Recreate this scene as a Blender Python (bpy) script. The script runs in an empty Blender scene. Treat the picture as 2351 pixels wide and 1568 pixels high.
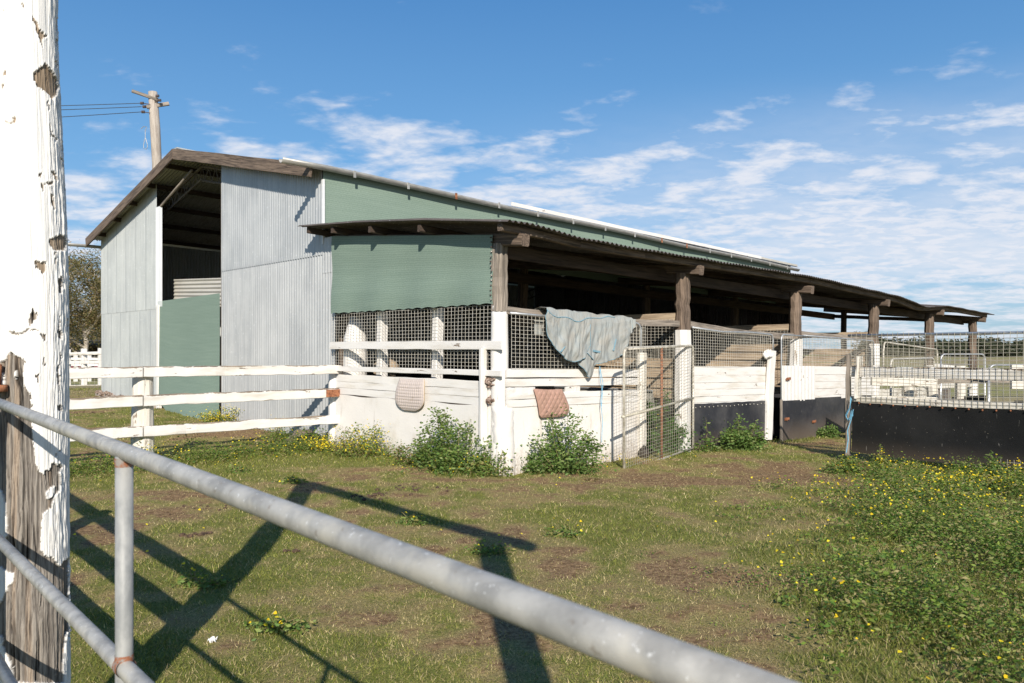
import bpy, math, random
import numpy as np
from mathutils import Vector
random.seed(7); rng = np.random.default_rng(11)
C = bpy.context.scene.collection
R = math.radians

# ------------------------------------------------------------------ camera
EYE = 1.6
cam = bpy.data.objects.new('camera', bpy.data.cameras.new('camera')); C.objects.link(cam)
cam.location = (0, 0, EYE); cam.rotation_euler = (R(90), 0, 0)
cam.data.sensor_width = 36; cam.data.lens = 36 * 1785 / 2351
cam.data.shift_y = (803 - 784) / 2351
cam.data.clip_start = 0.02; cam.data.clip_end = 3000
cam.data.dof.use_dof = True; cam.data.dof.focus_distance = 11; cam.data.dof.aperture_fstop = 11
bpy.context.scene.camera = cam
sc = bpy.context.scene
sc.view_settings.view_transform = 'Standard'; sc.view_settings.look = 'None'
sc.view_settings.gamma = 1; sc.view_settings.exposure = 0.42

# ------------------------------------------------------------------ sun and sky
SD = Vector((0.092, -1.0, 0.555)).normalized()      # towards the sun
sun = bpy.data.objects.new('sun', bpy.data.lights.new('sun', 'SUN')); C.objects.link(sun)
sun.data.energy = 4.95; sun.data.angle = R(0.5); sun.data.color = (1.0, 0.925, 0.82)
sun.rotation_euler = SD.to_track_quat('Z', 'Y').to_euler()
world = bpy.data.worlds.new('World'); sc.world = world; world.use_nodes = True

def N(nt, typ, **kw):
    n = nt.nodes.new(typ)
    for k, v in kw.items():
        if k.startswith('i_'):
            key = k[2:]
            key = int(key) if key.isdigit() else key.replace('_', ' ')
            n.inputs[key].default_value = v
        else: setattr(n, k, v)
    return n

def math_(nt, op, a, b=None, clamp=False):
    n = nt.nodes.new('ShaderNodeMath'); n.operation = op; n.use_clamp = clamp
    for i, v in enumerate((a, b)):
        if v is None: continue
        if isinstance(v, (int, float)): n.inputs[i].default_value = v
        else: nt.links.new(v, n.inputs[i])
    return n.outputs[0]

def sstep(nt, v, a, b):
    n = nt.nodes.new('ShaderNodeMapRange'); n.interpolation_type = 'SMOOTHSTEP'
    nt.links.new(v, n.inputs[0]); n.inputs[1].default_value = a; n.inputs[2].default_value = b
    return n.outputs[0]

def mixc(nt, f, a, b, blend='MIX'):
    n = nt.nodes.new('ShaderNodeMix'); n.data_type = 'RGBA'; n.blend_type = blend
    for i, v in ((0, f), (6, a), (7, b)):
        if isinstance(v, (int, float)): n.inputs[i].default_value = v
        elif isinstance(v, (tuple, list)): n.inputs[i].default_value = (*v[:3], 1)
        else: nt.links.new(v, n.inputs[i])
    return n.outputs[2]

def build_world():
    nt = world.node_tree; nt.nodes.clear(); L = nt.links.new
    out = N(nt, 'ShaderNodeOutputWorld'); bg = N(nt, 'ShaderNodeBackground'); bg.inputs[1].default_value = 0.090
    sky = N(nt, 'ShaderNodeTexSky'); sky.sky_type = 'NISHITA'; sky.sun_disc = False
    sky.sun_elevation = math.asin(SD.z); sky.sun_rotation = math.atan2(SD.x, SD.y)
    sky.altitude = 100; sky.air_density = 1.0; sky.dust_density = 0.6; sky.ozone_density = 2.6
    geo = N(nt, 'ShaderNodeNewGeometry'); 
    tc = N(nt, 'ShaderNodeTexCoord')
    sep = N(nt, 'ShaderNodeSeparateXYZ'); L(tc.outputs['Generated'], sep.inputs[0])
    X, Y, Z = sep.outputs
    zz = math_(nt, 'ADD', math_(nt, 'MAXIMUM', Z, 0.0), 0.15)
    u = math_(nt, 'DIVIDE', X, zz); v = math_(nt, 'DIVIDE', Y, zz)
    cmb = N(nt, 'ShaderNodeCombineXYZ'); L(u, cmb.inputs[0]); L(v, cmb.inputs[1])
    mp = N(nt, 'ShaderNodeMapping'); mp.inputs['Rotation'].default_value = (0, 0, 0.35)
    mp.inputs['Scale'].default_value = (1.0, 1.3, 1); mp.inputs['Location'].default_value = (5.1, 2.3, 0)
    L(cmb.outputs[0], mp.inputs[0])
    n1 = N(nt, 'ShaderNodeTexNoise', i_Scale=3.9, i_Detail=8.0, i_Roughness=0.55, i_Distortion=0.15); L(mp.outputs[0], n1.inputs['Vector'])
    n2 = N(nt, 'ShaderNodeTexNoise', i_Scale=0.8, i_Detail=2.0, i_Roughness=0.5); L(mp.outputs[0], n2.inputs['Vector'])
    nv = N(nt, 'ShaderNodeTexNoise', i_Scale=15.0, i_Detail=3.0, i_Roughness=0.6); L(mp.outputs[0], nv.inputs['Vector'])
    # coverage: none high up, more towards the horizon and to the right
    az = math_(nt, 'DIVIDE', X, math_(nt, 'ADD', math_(nt, 'ABSOLUTE', Y), 0.1))
    cover = math_(nt, 'SUBTRACT', 1.0, sstep(nt, math_(nt, 'SUBTRACT', Z, math_(nt, 'MULTIPLY', az, 0.05)), 0.12, 0.36))
    right = sstep(nt, az, -0.2, 0.55)
    low = math_(nt, 'MULTIPLY', math_(nt, 'SUBTRACT', 1.0, sstep(nt, Z, 0.12, 0.30)), sstep(nt, Z, .02, .09))
    cover = math_(nt, 'ADD', math_(nt, 'MULTIPLY', cover, 0.16), math_(nt, 'MULTIPLY', math_(nt, 'MULTIPLY', right, low), 0.07))
    leftband = math_(nt, 'MULTIPLY', math_(nt, 'SUBTRACT', 1.0, sstep(nt, math_(nt, 'ABSOLUTE', math_(nt, 'ADD', az, 0.24)), 0.05, 0.34)),
                     math_(nt, 'SUBTRACT', 1.0, sstep(nt, math_(nt, 'ABSOLUTE', math_(nt, 'SUBTRACT', Z, 0.24)), 0.02, 0.12)))
    cover = math_(nt, 'ADD', cover, math_(nt, 'MULTIPLY', leftband, 0.07))
    d = math_(nt, 'ADD', math_(nt, 'ADD', math_(nt, 'MULTIPLY', n1.outputs[0], 0.72), math_(nt, 'MULTIPLY', n2.outputs[0], 0.16)), math_(nt, 'MULTIPLY', nv.outputs[0], 0.12))
    d = math_(nt, 'ADD', d, cover)
    d = math_(nt, 'SUBTRACT', d, math_(nt, 'MULTIPLY', sstep(nt, Z, .24, .38), .075))
    cm = sstep(nt, d, 0.545, 0.75)
    rip = N(nt, 'ShaderNodeTexNoise', i_Scale=11.0, i_Detail=5.0, i_Roughness=0.6, i_Distortion=0.4); L(mp.outputs[0], rip.inputs['Vector'])
    cm = math_(nt, 'MULTIPLY', cm, math_(nt, 'ADD', 0.50, math_(nt, 'MULTIPLY', sstep(nt, rip.outputs[0], .32, .62), 0.42)))
    veil = math_(nt, 'MULTIPLY', math_(nt, 'MULTIPLY', right, sstep(nt, Z, .03, .10)), math_(nt, 'SUBTRACT', 1.0, sstep(nt, Z, .14, .33)))
    cm = math_(nt, 'MAXIMUM', cm, math_(nt, 'MULTIPLY', math_(nt, 'MULTIPLY', veil, sstep(nt, n2.outputs[0], .3, .6)), math_(nt, 'ADD', .44, math_(nt, 'MULTIPLY', rip.outputs[0], .6))))
    # pale veil at the horizon
    rp = N(nt, 'ShaderNodeValToRGB'); L(Z, rp.inputs[0]); cr = rp.color_ramp
    for k, (q, c) in enumerate(((0.0, (3.5, 4.7, 6.0)), (0.10, (2.7, 4.3, 6.2)), (0.22, (1.55, 3.5, 6.1)), (0.42, (.70, 2.25, 5.0)), (1.0, (.3, 1.3, 3.6)))):
        e = cr.elements[k] if k < 2 else cr.elements.new(q)
        e.position = q; e.color = (c[0] / 10, c[1] / 10, c[2] / 10, 1)
    rc = mixc(nt, 1.0, rp.outputs[0], (10, 10, 10), 'MULTIPLY')
    skyt = mixc(nt, 1.0, sky.outputs[0], (0.62, 0.92, 1.12), 'MULTIPLY')
    skyc = mixc(nt, 0.72, skyt, rc)
    col = mixc(nt, cm, skyc, (6.8, 7.0, 7.6))
    L(col, bg.inputs[0]); L(bg.outputs[0], out.inputs[0])
build_world()

# ------------------------------------------------------------------ noise
def _h(ix, iy, seed):
    v = np.sin(ix * 127.1 + iy * 311.7 + seed * 74.7) * 43758.5453
    return v - np.floor(v)
def vnoise(x, y, seed=0):
    x = np.asarray(x, float); y = np.asarray(y, float)
    ix = np.floor(x); iy = np.floor(y); fx = x - ix; fy = y - iy
    fx = fx * fx * (3 - 2 * fx); fy = fy * fy * (3 - 2 * fy)
    a = _h(ix, iy, seed); b = _h(ix + 1, iy, seed); c = _h(ix, iy + 1, seed); d = _h(ix + 1, iy + 1, seed)
    return (a * (1 - fx) + b * fx) * (1 - fy) + (c * (1 - fx) + d * fx) * fy
def fbm(x, y, seed=0, oct=4):
    s = 0; a = 0.5; t = 0
    for i in range(oct):
        s = s + a * vnoise(np.asarray(x) * 2 ** i, np.asarray(y) * 2 ** i, seed + i); t += a; a *= 0.5
    return s / t
def smooth(v, a, b):
    q = np.clip((np.asarray(v, float) - a) / (b - a), 0, 1); return q * q * (3 - 2 * q)

# ------------------------------------------------------------------ the place: t runs along the shed, p across it
LX, LY, PX, PY = .713, .701, -.701, .713
C0 = (-.085, 10.06)
def drop(t, p=0): return -.0225 * np.clip(t, 0, 24)
def W(t, p, z):
    return Vector((C0[0] + LX * t + PX * p, C0[1] + LY * t + PY * p, z + float(drop(t))))
def loc_tp(x, y):
    dx = x - C0[0]; dy = y - C0[1]
    return dx * LX + dy * LY, dx * PX + dy * PY
def gz(x, y):
    t, p = loc_tp(x, y)
    r = np.sqrt(x * x + y * y)
    near = drop(t) + .026 * np.clip(p - 3.5, 0, 13) * smooth(y, 9, 16)
    far = -.35 + .0042 * np.clip(r - 40, 0, 400)
    k = smooth(r, 26, 60)
    return near * (1 - k) + far * k + (fbm(x * .8, y * .8, 3, 3) - .5) * .05
def gzf(x, y): return float(gz(np.float64(x), np.float64(y)))
FL = 1785.0
def ray(px): return (px - 1175.5) / FL
def on_side(px, p=0):      # where a column of the view meets the line parallel to the shed at offset p
    r = ray(px); ax = C0[0] + PX * p; ay = C0[1] + PY * p
    return (r * ay - ax) / (LX - LY * r)
def on_front(px, t=0):
    r = ray(px); ax = C0[0] + LX * t; ay = C0[1] + LY * t
    return (r * ay - ax) / (PX - PY * r)

# ------------------------------------------------------------------ mesh builder
class MB:
    def __init__(s): s.v = []; s.f = []; s.g = []; s.c = None
    def add(s, vs, fs, gs=None):
        o = len(s.v); s.v += [tuple(v) for v in vs]; s.f += [tuple(i + o for i in f) for f in fs]
        s.g += [tuple(g) for g in (gs if gs is not None else vs)]
        return s
    def bar(s, a, b, w, h, up=(0, 0, 1), seg=1, wob=0.0, ch=0.12, taper=1.0, sag=0.0):
        a = Vector(a); b = Vector(b); d = (b - a); L = d.length; d.normalize()
        up = Vector(up); side = d.cross(up)
        if side.length < 1e-3: side = d.cross(Vector((LX, LY, 0)))
        side.normalize(); up = side.cross(d).normalized()
        c = min(w, h) * ch
        prof = [(-w/2 + c, -h/2), (w/2 - c, -h/2), (w/2, -h/2 + c), (w/2, h/2 - c), (w/2 - c, h/2), (-w/2 + c, h/2), (-w/2, h/2 - c), (-w/2, -h/2 + c)]
        off = random.randint(0, 50); vs = []; gs = []
        for i in range(seg + 1):
            q = i / seg; m = a + d * (L * q) - Vector((0, 0, sag * 4 * q * (1 - q)))
            k = 1 + (taper - 1) * q
            ox = random.uniform(-wob, wob); oy = random.uniform(-wob, wob)
            for x, y in prof:
                jx = random.uniform(-wob, wob) * .5; jy = random.uniform(-wob, wob) * .5
                vs.append(m + side * (x * k + ox + jx) + up * (y * k + oy + jy)); gs.append((off + L * q, off + x, off + y))
        fs = []
        for i in range(seg):
            for j in range(8):
                k = (j + 1) % 8; fs.append((i*8 + j, i*8 + k, i*8 + 8 + k, i*8 + 8 + j))
        fs.append(tuple(range(7, -1, -1))); n = seg * 8; fs.append(tuple(range(n, n + 8)))
        return s.add(vs, fs, gs)
    def box(s, x0, x1, y0, y1, z0, z1):
        vs = [(x, y, z) for z in (z0, z1) for y in (y0, y1) for x in (x0, x1)]
        return s.add(vs, [(0, 2, 3, 1), (4, 5, 7, 6), (0, 1, 5, 4), (1, 3, 7, 5), (3, 2, 6, 7), (2, 0, 4, 6)])
    def tube(s, pts, r, n=8, cap=True, wob=0.0):
        pts = [Vector(p) for p in pts]; m = len(pts)
        rs = r if isinstance(r, (list, tuple)) else [r] * m
        vs = []; gs = []; L = 0; off = random.uniform(0, 50)
        ref = None
        for i, p in enumerate(pts):
            d = (pts[min(i + 1, m - 1)] - pts[max(i - 1, 0)]).normalized()
            if ref is None:
                ref = d.cross(Vector((0, 0, 1)))
                if ref.length < .05: ref = d.cross(Vector((1, 0, 0)))
            ref = (ref - d * ref.dot(d)).normalized(); o2 = d.cross(ref)
            if i: L += (p - pts[i-1]).length
            for j in range(n):
                a = 2 * math.pi * j / n; rr = rs[i] * (1 + random.uniform(-wob, wob))
                vs.append(p + ref * (math.cos(a) * rr) + o2 * (math.sin(a) * rr))
                gs.append((off + L, off + math.cos(a) * rs[i], off + math.sin(a) * rs[i]))
        fs = [(i*n + j, i*n + (j+1) % n, i*n + n + (j+1) % n, i*n + n + j) for i in range(m - 1) for j in range(n)]
        if cap: fs.append(tuple(range(n - 1, -1, -1))); fs.append(tuple(range((m-1)*n, m*n)))
        return s.add(vs, fs, gs)
    def grid(s, fn, nu, nv, gfn=None):
        vs = []; gs = []
        for j in range(nv + 1):
            for i in range(nu + 1):
                p = fn(i / nu, j / nv); vs.append(p); gs.append(gfn(i / nu, j / nv) if gfn else p)
        fs = [(j*(nu+1) + i, j*(nu+1) + i + 1, (j+1)*(nu+1) + i + 1, (j+1)*(nu+1) + i) for j in range(nv) for i in range(nu)]
        return s.add(vs, fs, gs)
    def blob(s, c, rx, ry, rz, n=10, m=7, amp=.15):
        c = Vector(c); sd = random.uniform(0, 99); vs = []
        for j in range(m + 1):
            for i in range(n):
                a = 2*math.pi*i/n; b = math.pi*j/m
                k = 1 + amp * (float(vnoise(math.cos(a)*1.7 + sd, math.sin(a)*1.7 + b*2)) - .5) * 2
                vs.append(c + Vector((math.cos(a)*math.sin(b)*rx*k, math.sin(a)*math.sin(b)*ry*k, math.cos(b)*rz*k)))
        fs = [(j*n + i, (j+1)*n + i, (j+1)*n + (i+1) % n, j*n + (i+1) % n) for j in range(m) for i in range(n)]
        return s.add(vs, fs)

def wloc(o):
    v = Vector((0, 0, 0))
    while o is not None: v += o.location; o = o.parent
    return v
def link(name, me, mat, parent=None, smoothf=False):
    o = bpy.data.objects.new(name, me); C.objects.link(o)
    if mat is not None: me.materials.append(mat)
    if parent is not None: o.parent = parent
    if smoothf: me.polygons.foreach_set('use_smooth', [True] * len(me.polygons))
    return o
def obj(name, mb, mat, parent=None, sm=False, base=None):
    """mesh given in world coordinates, stored relative to its parent (or to base)"""
    off = wloc(parent) if parent is not None else Vector(base or (0, 0, 0))
    me = bpy.data.meshes.new(name)
    me.from_pydata([(v[0]-off.x, v[1]-off.y, v[2]-off.z) for v in mb.v], [], mb.f)
    at = me.attributes.new('gco', 'FLOAT_VECTOR', 'POINT'); at.data.foreach_set('vector', np.array(mb.g, dtype=np.float32).ravel())
    me.validate(); me.update()
    o = link(name, me, mat, parent, sm)
    if parent is None: o.location = off
    return o
def nmesh(name, V, F, mat, parent=None, col=None, base=(0, 0, 0), sm=False, attrs=None):
    """fast mesh from numpy: V (n,3), F (m,k) all faces k-gons"""
    off = np.array(wloc(parent) if parent is not None else base, dtype=float)
    me = bpy.data.meshes.new(name); n = len(V); m, k = F.shape
    me.vertices.add(n); me.vertices.foreach_set('co', (V - off).astype(np.float32).ravel())
    me.loops.add(m * k); me.loops.foreach_set('vertex_index', F.astype(np.int32).ravel())
    me.polygons.add(m); me.polygons.foreach_set('loop_start', (np.arange(m) * k).astype(np.int32))
    me.polygons.foreach_set('loop_total', np.full(m, k, dtype=np.int32))
    if sm: me.polygons.foreach_set('use_smooth', np.ones(m, dtype=bool))
    if col is not None:
        a = me.attributes.new('vcol', 'FLOAT_COLOR', 'POINT')
        cc = np.ones((n, 4), np.float32); cc[:, :3] = col; a.data.foreach_set('color', cc.ravel())
    for an, av in (attrs or {}).items():
        a = me.attributes.new(an, 'FLOAT', 'POINT'); a.data.foreach_set('value', av.astype(np.float32))
    me.update(calc_edges=True)
    o = link(name, me, mat, parent)
    if parent is None: o.location = Vector(base)
    return o
def tag(o, label=None, cat=None, group=None, kind=None):
    if label: o['label'] = label
    if cat: o['category'] = cat
    if group: o['group'] = group
    if kind: o['kind'] = kind
    return o
def thing(name, loc, label, cat, group=None):
    o = bpy.data.objects.new(name, None); C.objects.link(o); o.location = Vector(loc); o.empty_display_size = .2
    return tag(o, label, cat, group)

# ------------------------------------------------------------------ materials
def newmat(name):
    m = bpy.data.materials.new(name); m.use_nodes = True; nt = m.node_tree; nt.nodes.clear()
    out = N(nt, 'ShaderNodeOutputMaterial'); b = N(nt, 'ShaderNodeBsdfPrincipled'); nt.links.new(b.outputs[0], out.inputs[0])
    return m, nt, b
def gvec(nt, scale=(1, 1, 1), attr='gco'):
    a = N(nt, 'ShaderNodeAttribute', attribute_name=attr); mp = N(nt, 'ShaderNodeMapping')
    mp.inputs['Scale'].default_value = scale; nt.links.new(a.outputs['Vector'], mp.inputs[0]); return mp.outputs[0]
def noise(nt, vec, scale, detail=4, rough=.55, dist=0):
    n = N(nt, 'ShaderNodeTexNoise', i_Scale=scale, i_Detail=detail, i_Roughness=rough, i_Distortion=dist)
    nt.links.new(vec, n.inputs['Vector']); return n.outputs[0]
def bump(nt, b, h, strength, dist=.01):
    n = N(nt, 'ShaderNodeBump'); n.inputs['Strength'].default_value = strength; n.inputs['Distance'].default_value = dist
    nt.links.new(h, n.inputs['Height']); nt.links.new(n.outputs[0], b.inputs['Normal']); return n
def posvec(nt):
    g = N(nt, 'ShaderNodeNewGeometry'); return g.outputs['Position']

def wood_nodes(nt, c0=(.10, .075, .055), c1=(.30, .235, .18), sc=1.0):
    v = gvec(nt, (2.0 * sc, 45 * sc, 45 * sc)); g = noise(nt, v, 1.0, 6, .65, .4)
    v2 = gvec(nt, (1.2, 6, 6)); g2 = noise(nt, v2, 1.0, 3, .5)
    f = sstep(nt, math_(nt, 'ADD', math_(nt, 'MULTIPLY', g, .75), math_(nt, 'MULTIPLY', g2, .25)), .36, .62)
    return mixc(nt, f, c0, c1), g
def wood(name, c0, c1, bs=.5):
    m, nt, b = newmat(name); col, g = wood_nodes(nt, c0, c1)
    nt.links.new(col, b.inputs['Base Color']); b.inputs['Roughness'].default_value = .88; bump(nt, b, g, bs, .006); return m
def painted(name, thr=.66, paint=(.68, .655, .62), wc0=(.10, .07, .05), wc1=(.34, .27, .2), dirt=.12, sc=1.0, edge=None):
    """old white paint on timber, flaking where the mask passes thr"""
    m, nt, b = newmat(name)
    wcol, g = wood_nodes(nt, wc0, wc1)
    v = gvec(nt, (3.0 * sc, 13 * sc, 13 * sc)); n1 = noise(nt, v, 1.0, 7, .68, .6)
    v2 = gvec(nt, (.7, 2.0, 2.0)); n2 = noise(nt, v2, 1.0, 2, .5)
    msum = math_(nt, 'ADD', math_(nt, 'MULTIPLY', n1, .8), math_(nt, 'MULTIPLY', n2, .2))
    if edge:
        sx = N(nt, 'ShaderNodeSeparateXYZ'); nt.links.new(gvec(nt), sx.inputs[0])
        yy = math_(nt, 'SUBTRACT', math_(nt, 'FRACT', math_(nt, 'ADD', sx.outputs[2], .5)), .5)
        msum = math_(nt, 'ADD', msum, math_(nt, 'ADD', math_(nt, 'MULTIPLY', sstep(nt, yy, edge - .02, edge + .004), .17), math_(nt, 'MULTIPLY', sstep(nt, math_(nt, 'MULTIPLY', yy, -1.0), edge - .014, edge + .008), .07)))
    mask = sstep(nt, msum, thr - .006, thr + .006)
    v3 = gvec(nt, (1.5, 9, 9)); n3 = noise(nt, v3, 1.0, 5, .6)
    pc = mixc(nt, math_(nt, 'MULTIPLY', sstep(nt, n3, .45, .75), dirt * 3), paint, (paint[0]*.78, paint[1]*.74, paint[2]*.66))
    col = mixc(nt, mask, pc, wcol)
    nt.links.new(col, b.inputs['Base Color']); b.inputs['Roughness'].default_value = .62
    hh = math_(nt, 'SUBTRACT', math_(nt, 'MULTIPLY', g, .35), math_(nt, 'MULTIPLY', mask, .8))
    bump(nt, b, hh, .5, .005); return m
def mottled(name, c0, c1, scale=3, rough=.8, metal=0.0, bs=.15, stretch=(1, 1, 1), det=5, lo=.35, hi=.68, bsc=None, world=False):
    m, nt, b = newmat(name)
    v = gvec(nt, stretch) if not world else posvec(nt)
    n = noise(nt, v, scale, det, .6); nt.links.new(mixc(nt, sstep(nt, n, lo, hi), c0, c1), b.inputs['Base Color'])
    b.inputs['Roughness'].default_value = rough; b.inputs['Metallic'].default_value = metal
    bump(nt, b, noise(nt, v, bsc or scale * 6, 4, .6), bs, .005); return m

M = {}
M['wood'] = wood('weathered_timber', (.048, .033, .024), (.195, .142, .104))
M['shade_darkwood'] = wood('shade_dark_timber', (.022, .014, .010), (.075, .050, .036))  # timber darkened so the spaces under the roofs read as shade
M['greywood'] = wood('grey_timber', (.10, .085, .07), (.32, .27, .22))
M['plank'] = wood('brown_plank', (.22, .16, .11), (.50, .39, .27))
M['white'] = painted('white_boards', .635, dirt=.3)
M['rail'] = painted('flaking_rails', .63, dirt=.3, edge=.066)
M['postwhite'] = painted('white_post', .63)
M['rough'] = painted('rough_white', .59, paint=(.60, .565, .50), dirt=.33)
def render_mat():
    m, nt, b = newmat('whitewashed_render'); pos = posvec(nt); L = nt.links.new
    n = noise(nt, pos, 2.2, 5, .6); mp = N(nt, 'ShaderNodeMapping'); mp.inputs['Scale'].default_value = (9, 9, 1.1); L(pos, mp.inputs[0]); st = noise(nt, mp.outputs[0], 1.0, 5, .65)
    sp = noise(nt, pos, 34, 4, .7); sx = N(nt, 'ShaderNodeSeparateXYZ'); L(pos, sx.inputs[0])
    c = mixc(nt, math_(nt, 'MULTIPLY', sstep(nt, n, .48, .75), .8), (.68, .65, .61), (.54, .49, .42))
    c = mixc(nt, math_(nt, 'MULTIPLY', sstep(nt, st, .60, .74), .55), c, (.34, .28, .21))
    low = math_(nt, 'SUBTRACT', 1.0, sstep(nt, math_(nt, 'ADD', sx.outputs[2], math_(nt, 'MULTIPLY', math_(nt, 'SUBTRACT', n, .5), .5)), -.05, .30))
    c = mixc(nt, math_(nt, 'MULTIPLY', low, math_(nt, 'ADD', .25, math_(nt, 'MULTIPLY', sstep(nt, sp, .42, .6), .6))), c, (.27, .20, .14))
    c = mixc(nt, math_(nt, 'MULTIPLY', sstep(nt, sp, .69, .72), .8), c, (.25, .2, .16))
    L(c, b.inputs['Base Color']); b.inputs['Roughness'].default_value = .85; bump(nt, b, math_(nt, 'ADD', n, math_(nt, 'MULTIPLY', sp, .3)), .5, .02); return m
M['render'] = render_mat()
M['galv'] = mottled('galvanised_pipe', (.34, .355, .37), (.52, .53, .53), 14, .42, .55, .12, (.6, 4, 4), lo=.3, hi=.7)
M['wire'] = mottled('mesh_wire', (.55, .51, .42), (.78, .74, .66), 6, .5, .2, 0)
M['rustwire'] = mottled('weathered_wire', (.30, .27, .21), (.5, .47, .38), 6, .6, .2, 0)
M['paintpipe'] = mottled('cream_pipe', (.34, .31, .25), (.60, .57, .50), 18, .5, .1, .1)
M['rust'] = mottled('rust', (.16, .055, .025), (.36, .15, .07), 26, .85, .1, .5)
def rubber(name, c0, c1, dust, rough):
    m, nt, b = newmat(name); L = nt.links.new; pos = posvec(nt)
    n = noise(nt, pos, 1.6, 5, .6); mp = N(nt, 'ShaderNodeMapping'); mp.inputs['Scale'].default_value = (14, 14, 2.0); mp.inputs['Rotation'].default_value = (.15, .1, 0); L(pos, mp.inputs[0])
    sc_ = noise(nt, mp.outputs[0], 2.5, 3, .5); spk = noise(nt, pos, 46, 2, .5); sx = N(nt, 'ShaderNodeSeparateXYZ'); L(pos, sx.inputs[0])
    c = mixc(nt, sstep(nt, n, .35, .7), c0, c1)
    c = mixc(nt, math_(nt, 'MULTIPLY', sstep(nt, sc_, .70, .76), .5), c, (.30, .28, .25))
    c = mixc(nt, math_(nt, 'MULTIPLY', sstep(nt, spk, .74, .77), .6), c, (.38, .33, .27))
    low = math_(nt, 'SUBTRACT', 1.0, sstep(nt, math_(nt, 'ADD', sx.outputs[2], math_(nt, 'MULTIPLY', n, .25)), -.05, .42))
    c = mixc(nt, math_(nt, 'MULTIPLY', low, dust), c, (.16, .12, .09))
    L(c, b.inputs['Base Color']); b.inputs['Roughness'].default_value = rough; b.inputs['Specular IOR Level'].default_value = .3; bump(nt, b, n, .5, .03); return m
M['rubber'] = rubber('black_rubber', (.006, .006, .006), (.013, .0125, .012), .35, .6)
M['rubber2'] = rubber('dusty_rubber', (.020, .021, .027), (.065, .063, .065), .5, .42)
M['wire_dark'] = mottled('cable', (.02, .02, .022), (.04, .04, .04), 5, .6)
M['pole'] = wood('pole_timber', (.24, .20, .165), (.44, .39, .33))
M['ceramic'] = mottled('insulator', (.04, .03, .03), (.12, .09, .08), 20, .3)
M['twine'] = mottled('blue_twine', (.10, .33, .50), (.22, .46, .62), 30, .7)
M['trim'] = mottled('tan_piping', (.36, .25, .12), (.5, .37, .2), 20, .8)
M['black'] = mottled('black_patch', (.012, .012, .014), (.03, .03, .03), 20, .7)
M['concrete'] = mottled('concrete', (.32, .27, .22), (.45, .4, .34), 4, .9, 0, .4)
M['soil'] = mottled('dung', (.045, .028, .018), (.12, .075, .045), 40, .95, 0, .8)
M['stone'] = mottled('stone', (.11, .085, .065), (.2, .16, .13), 14, .9, 0, .6)
M['paper'] = mottled('paper', (.75, .75, .75), (.82, .82, .82), 20, .9)
M['redpanel'] = mottled('maroon', (.16, .02, .04), (.2, .03, .05), 4, .6)
M['bark'] = mottled('gum_bark', (.28, .24, .20), (.50, .45, .38), 3, .85, 0, .3)
M['bark2'] = mottled('dark_bark', (.10, .075, .05), (.2, .16, .12), 5, .9, 0, .3)
M['stem'] = mottled('weed_stem', (.14, .13, .05), (.22, .17, .08), 12, .8)

M['ruststain2'] = mottled('rotten_wood', (.07, .035, .02), (.42, .33, .27), 40, .9, 0, .8)
def sheet_mat(name, c0=(.35, .36, .365), c1=(.47, .475, .47), rough=.42, metal=.35, rustamt=.0, bands=True):
    m, nt, b = newmat(name)
    v = gvec(nt, (1, 1, 1))      # gco = (across, up, 0)
    n = noise(nt, v, .9, 5, .6); v2 = gvec(nt, (7, .4, 1)); n2 = noise(nt, v2, 2.0, 4, .6)
    f = sstep(nt, math_(nt, 'ADD', math_(nt, 'MULTIPLY', n, .5), math_(nt, 'MULTIPLY', n2, .5)), .35, .65)
    col = mixc(nt, f, c0, c1)
    sp = noise(nt, gvec(nt, (1, .5, 1)), 38, 2, .5)
    col = mixc(nt, math_(nt, 'MULTIPLY', sstep(nt, sp, .62, .72), .25), col, (.75, .76, .78))
    sx = N(nt, 'ShaderNodeSeparateXYZ'); nt.links.new(v, sx.inputs[0])
    low = math_(nt, 'SUBTRACT', 1.0, sstep(nt, math_(nt, 'ADD', sx.outputs[1], math_(nt, 'MULTIPLY', n2, .5)), .3, .75))
    col = mixc(nt, math_(nt, 'MULTIPLY', low, rustamt), col, (.30, .11, .045))
    if bands:   # sheets bought at different times: each width weathered a little differently
        fl = math_(nt, 'FLOOR', math_(nt, 'DIVIDE', sx.outputs[0], .762))
        wn = N(nt, 'ShaderNodeTexWhiteNoise', noise_dimensions='1D'); nt.links.new(fl, wn.inputs['W'])
        col = mixc(nt, math_(nt, 'MULTIPLY', wn.outputs[0], .13), col, (.6, .6, .58))
    nt.links.new(col, b.inputs['Base Color']); b.inputs['Roughness'].default_value = rough; b.inputs['Metallic'].default_value = metal
    return m
M['corr'] = sheet_mat('corrugated_iron')
M['corr_up'] = sheet_mat('upper_iron', (.31, .325, .335), (.43, .44, .44))
M['corr_dull'] = sheet_mat('dull_iron', (.33, .35, .35), (.42, .44, .43), .55, .2, .35)
M['corr_bright'] = sheet_mat('bright_iron', (.6, .61, .61), (.7, .7, .69), .4, .2)
M['corr_dark'] = sheet_mat('old_iron', (.045, .035, .028), (.12, .095, .08), .8, .1)  # rusty old iron, darkened further to deepen the shade under the lean-to
M['corr_pale'] = sheet_mat('pale_iron', (.38, .36, .31), (.5, .47, .41), .6, .1)
M['roof'] = sheet_mat('roof_iron', (.30, .31, .31), (.42, .43, .42), .5, .3)
M['gutter'] = mottled('gutter_metal', (.30, .29, .27), (.42, .41, .38), 5, .5, .4, .1, (1, 4, 4))

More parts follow.
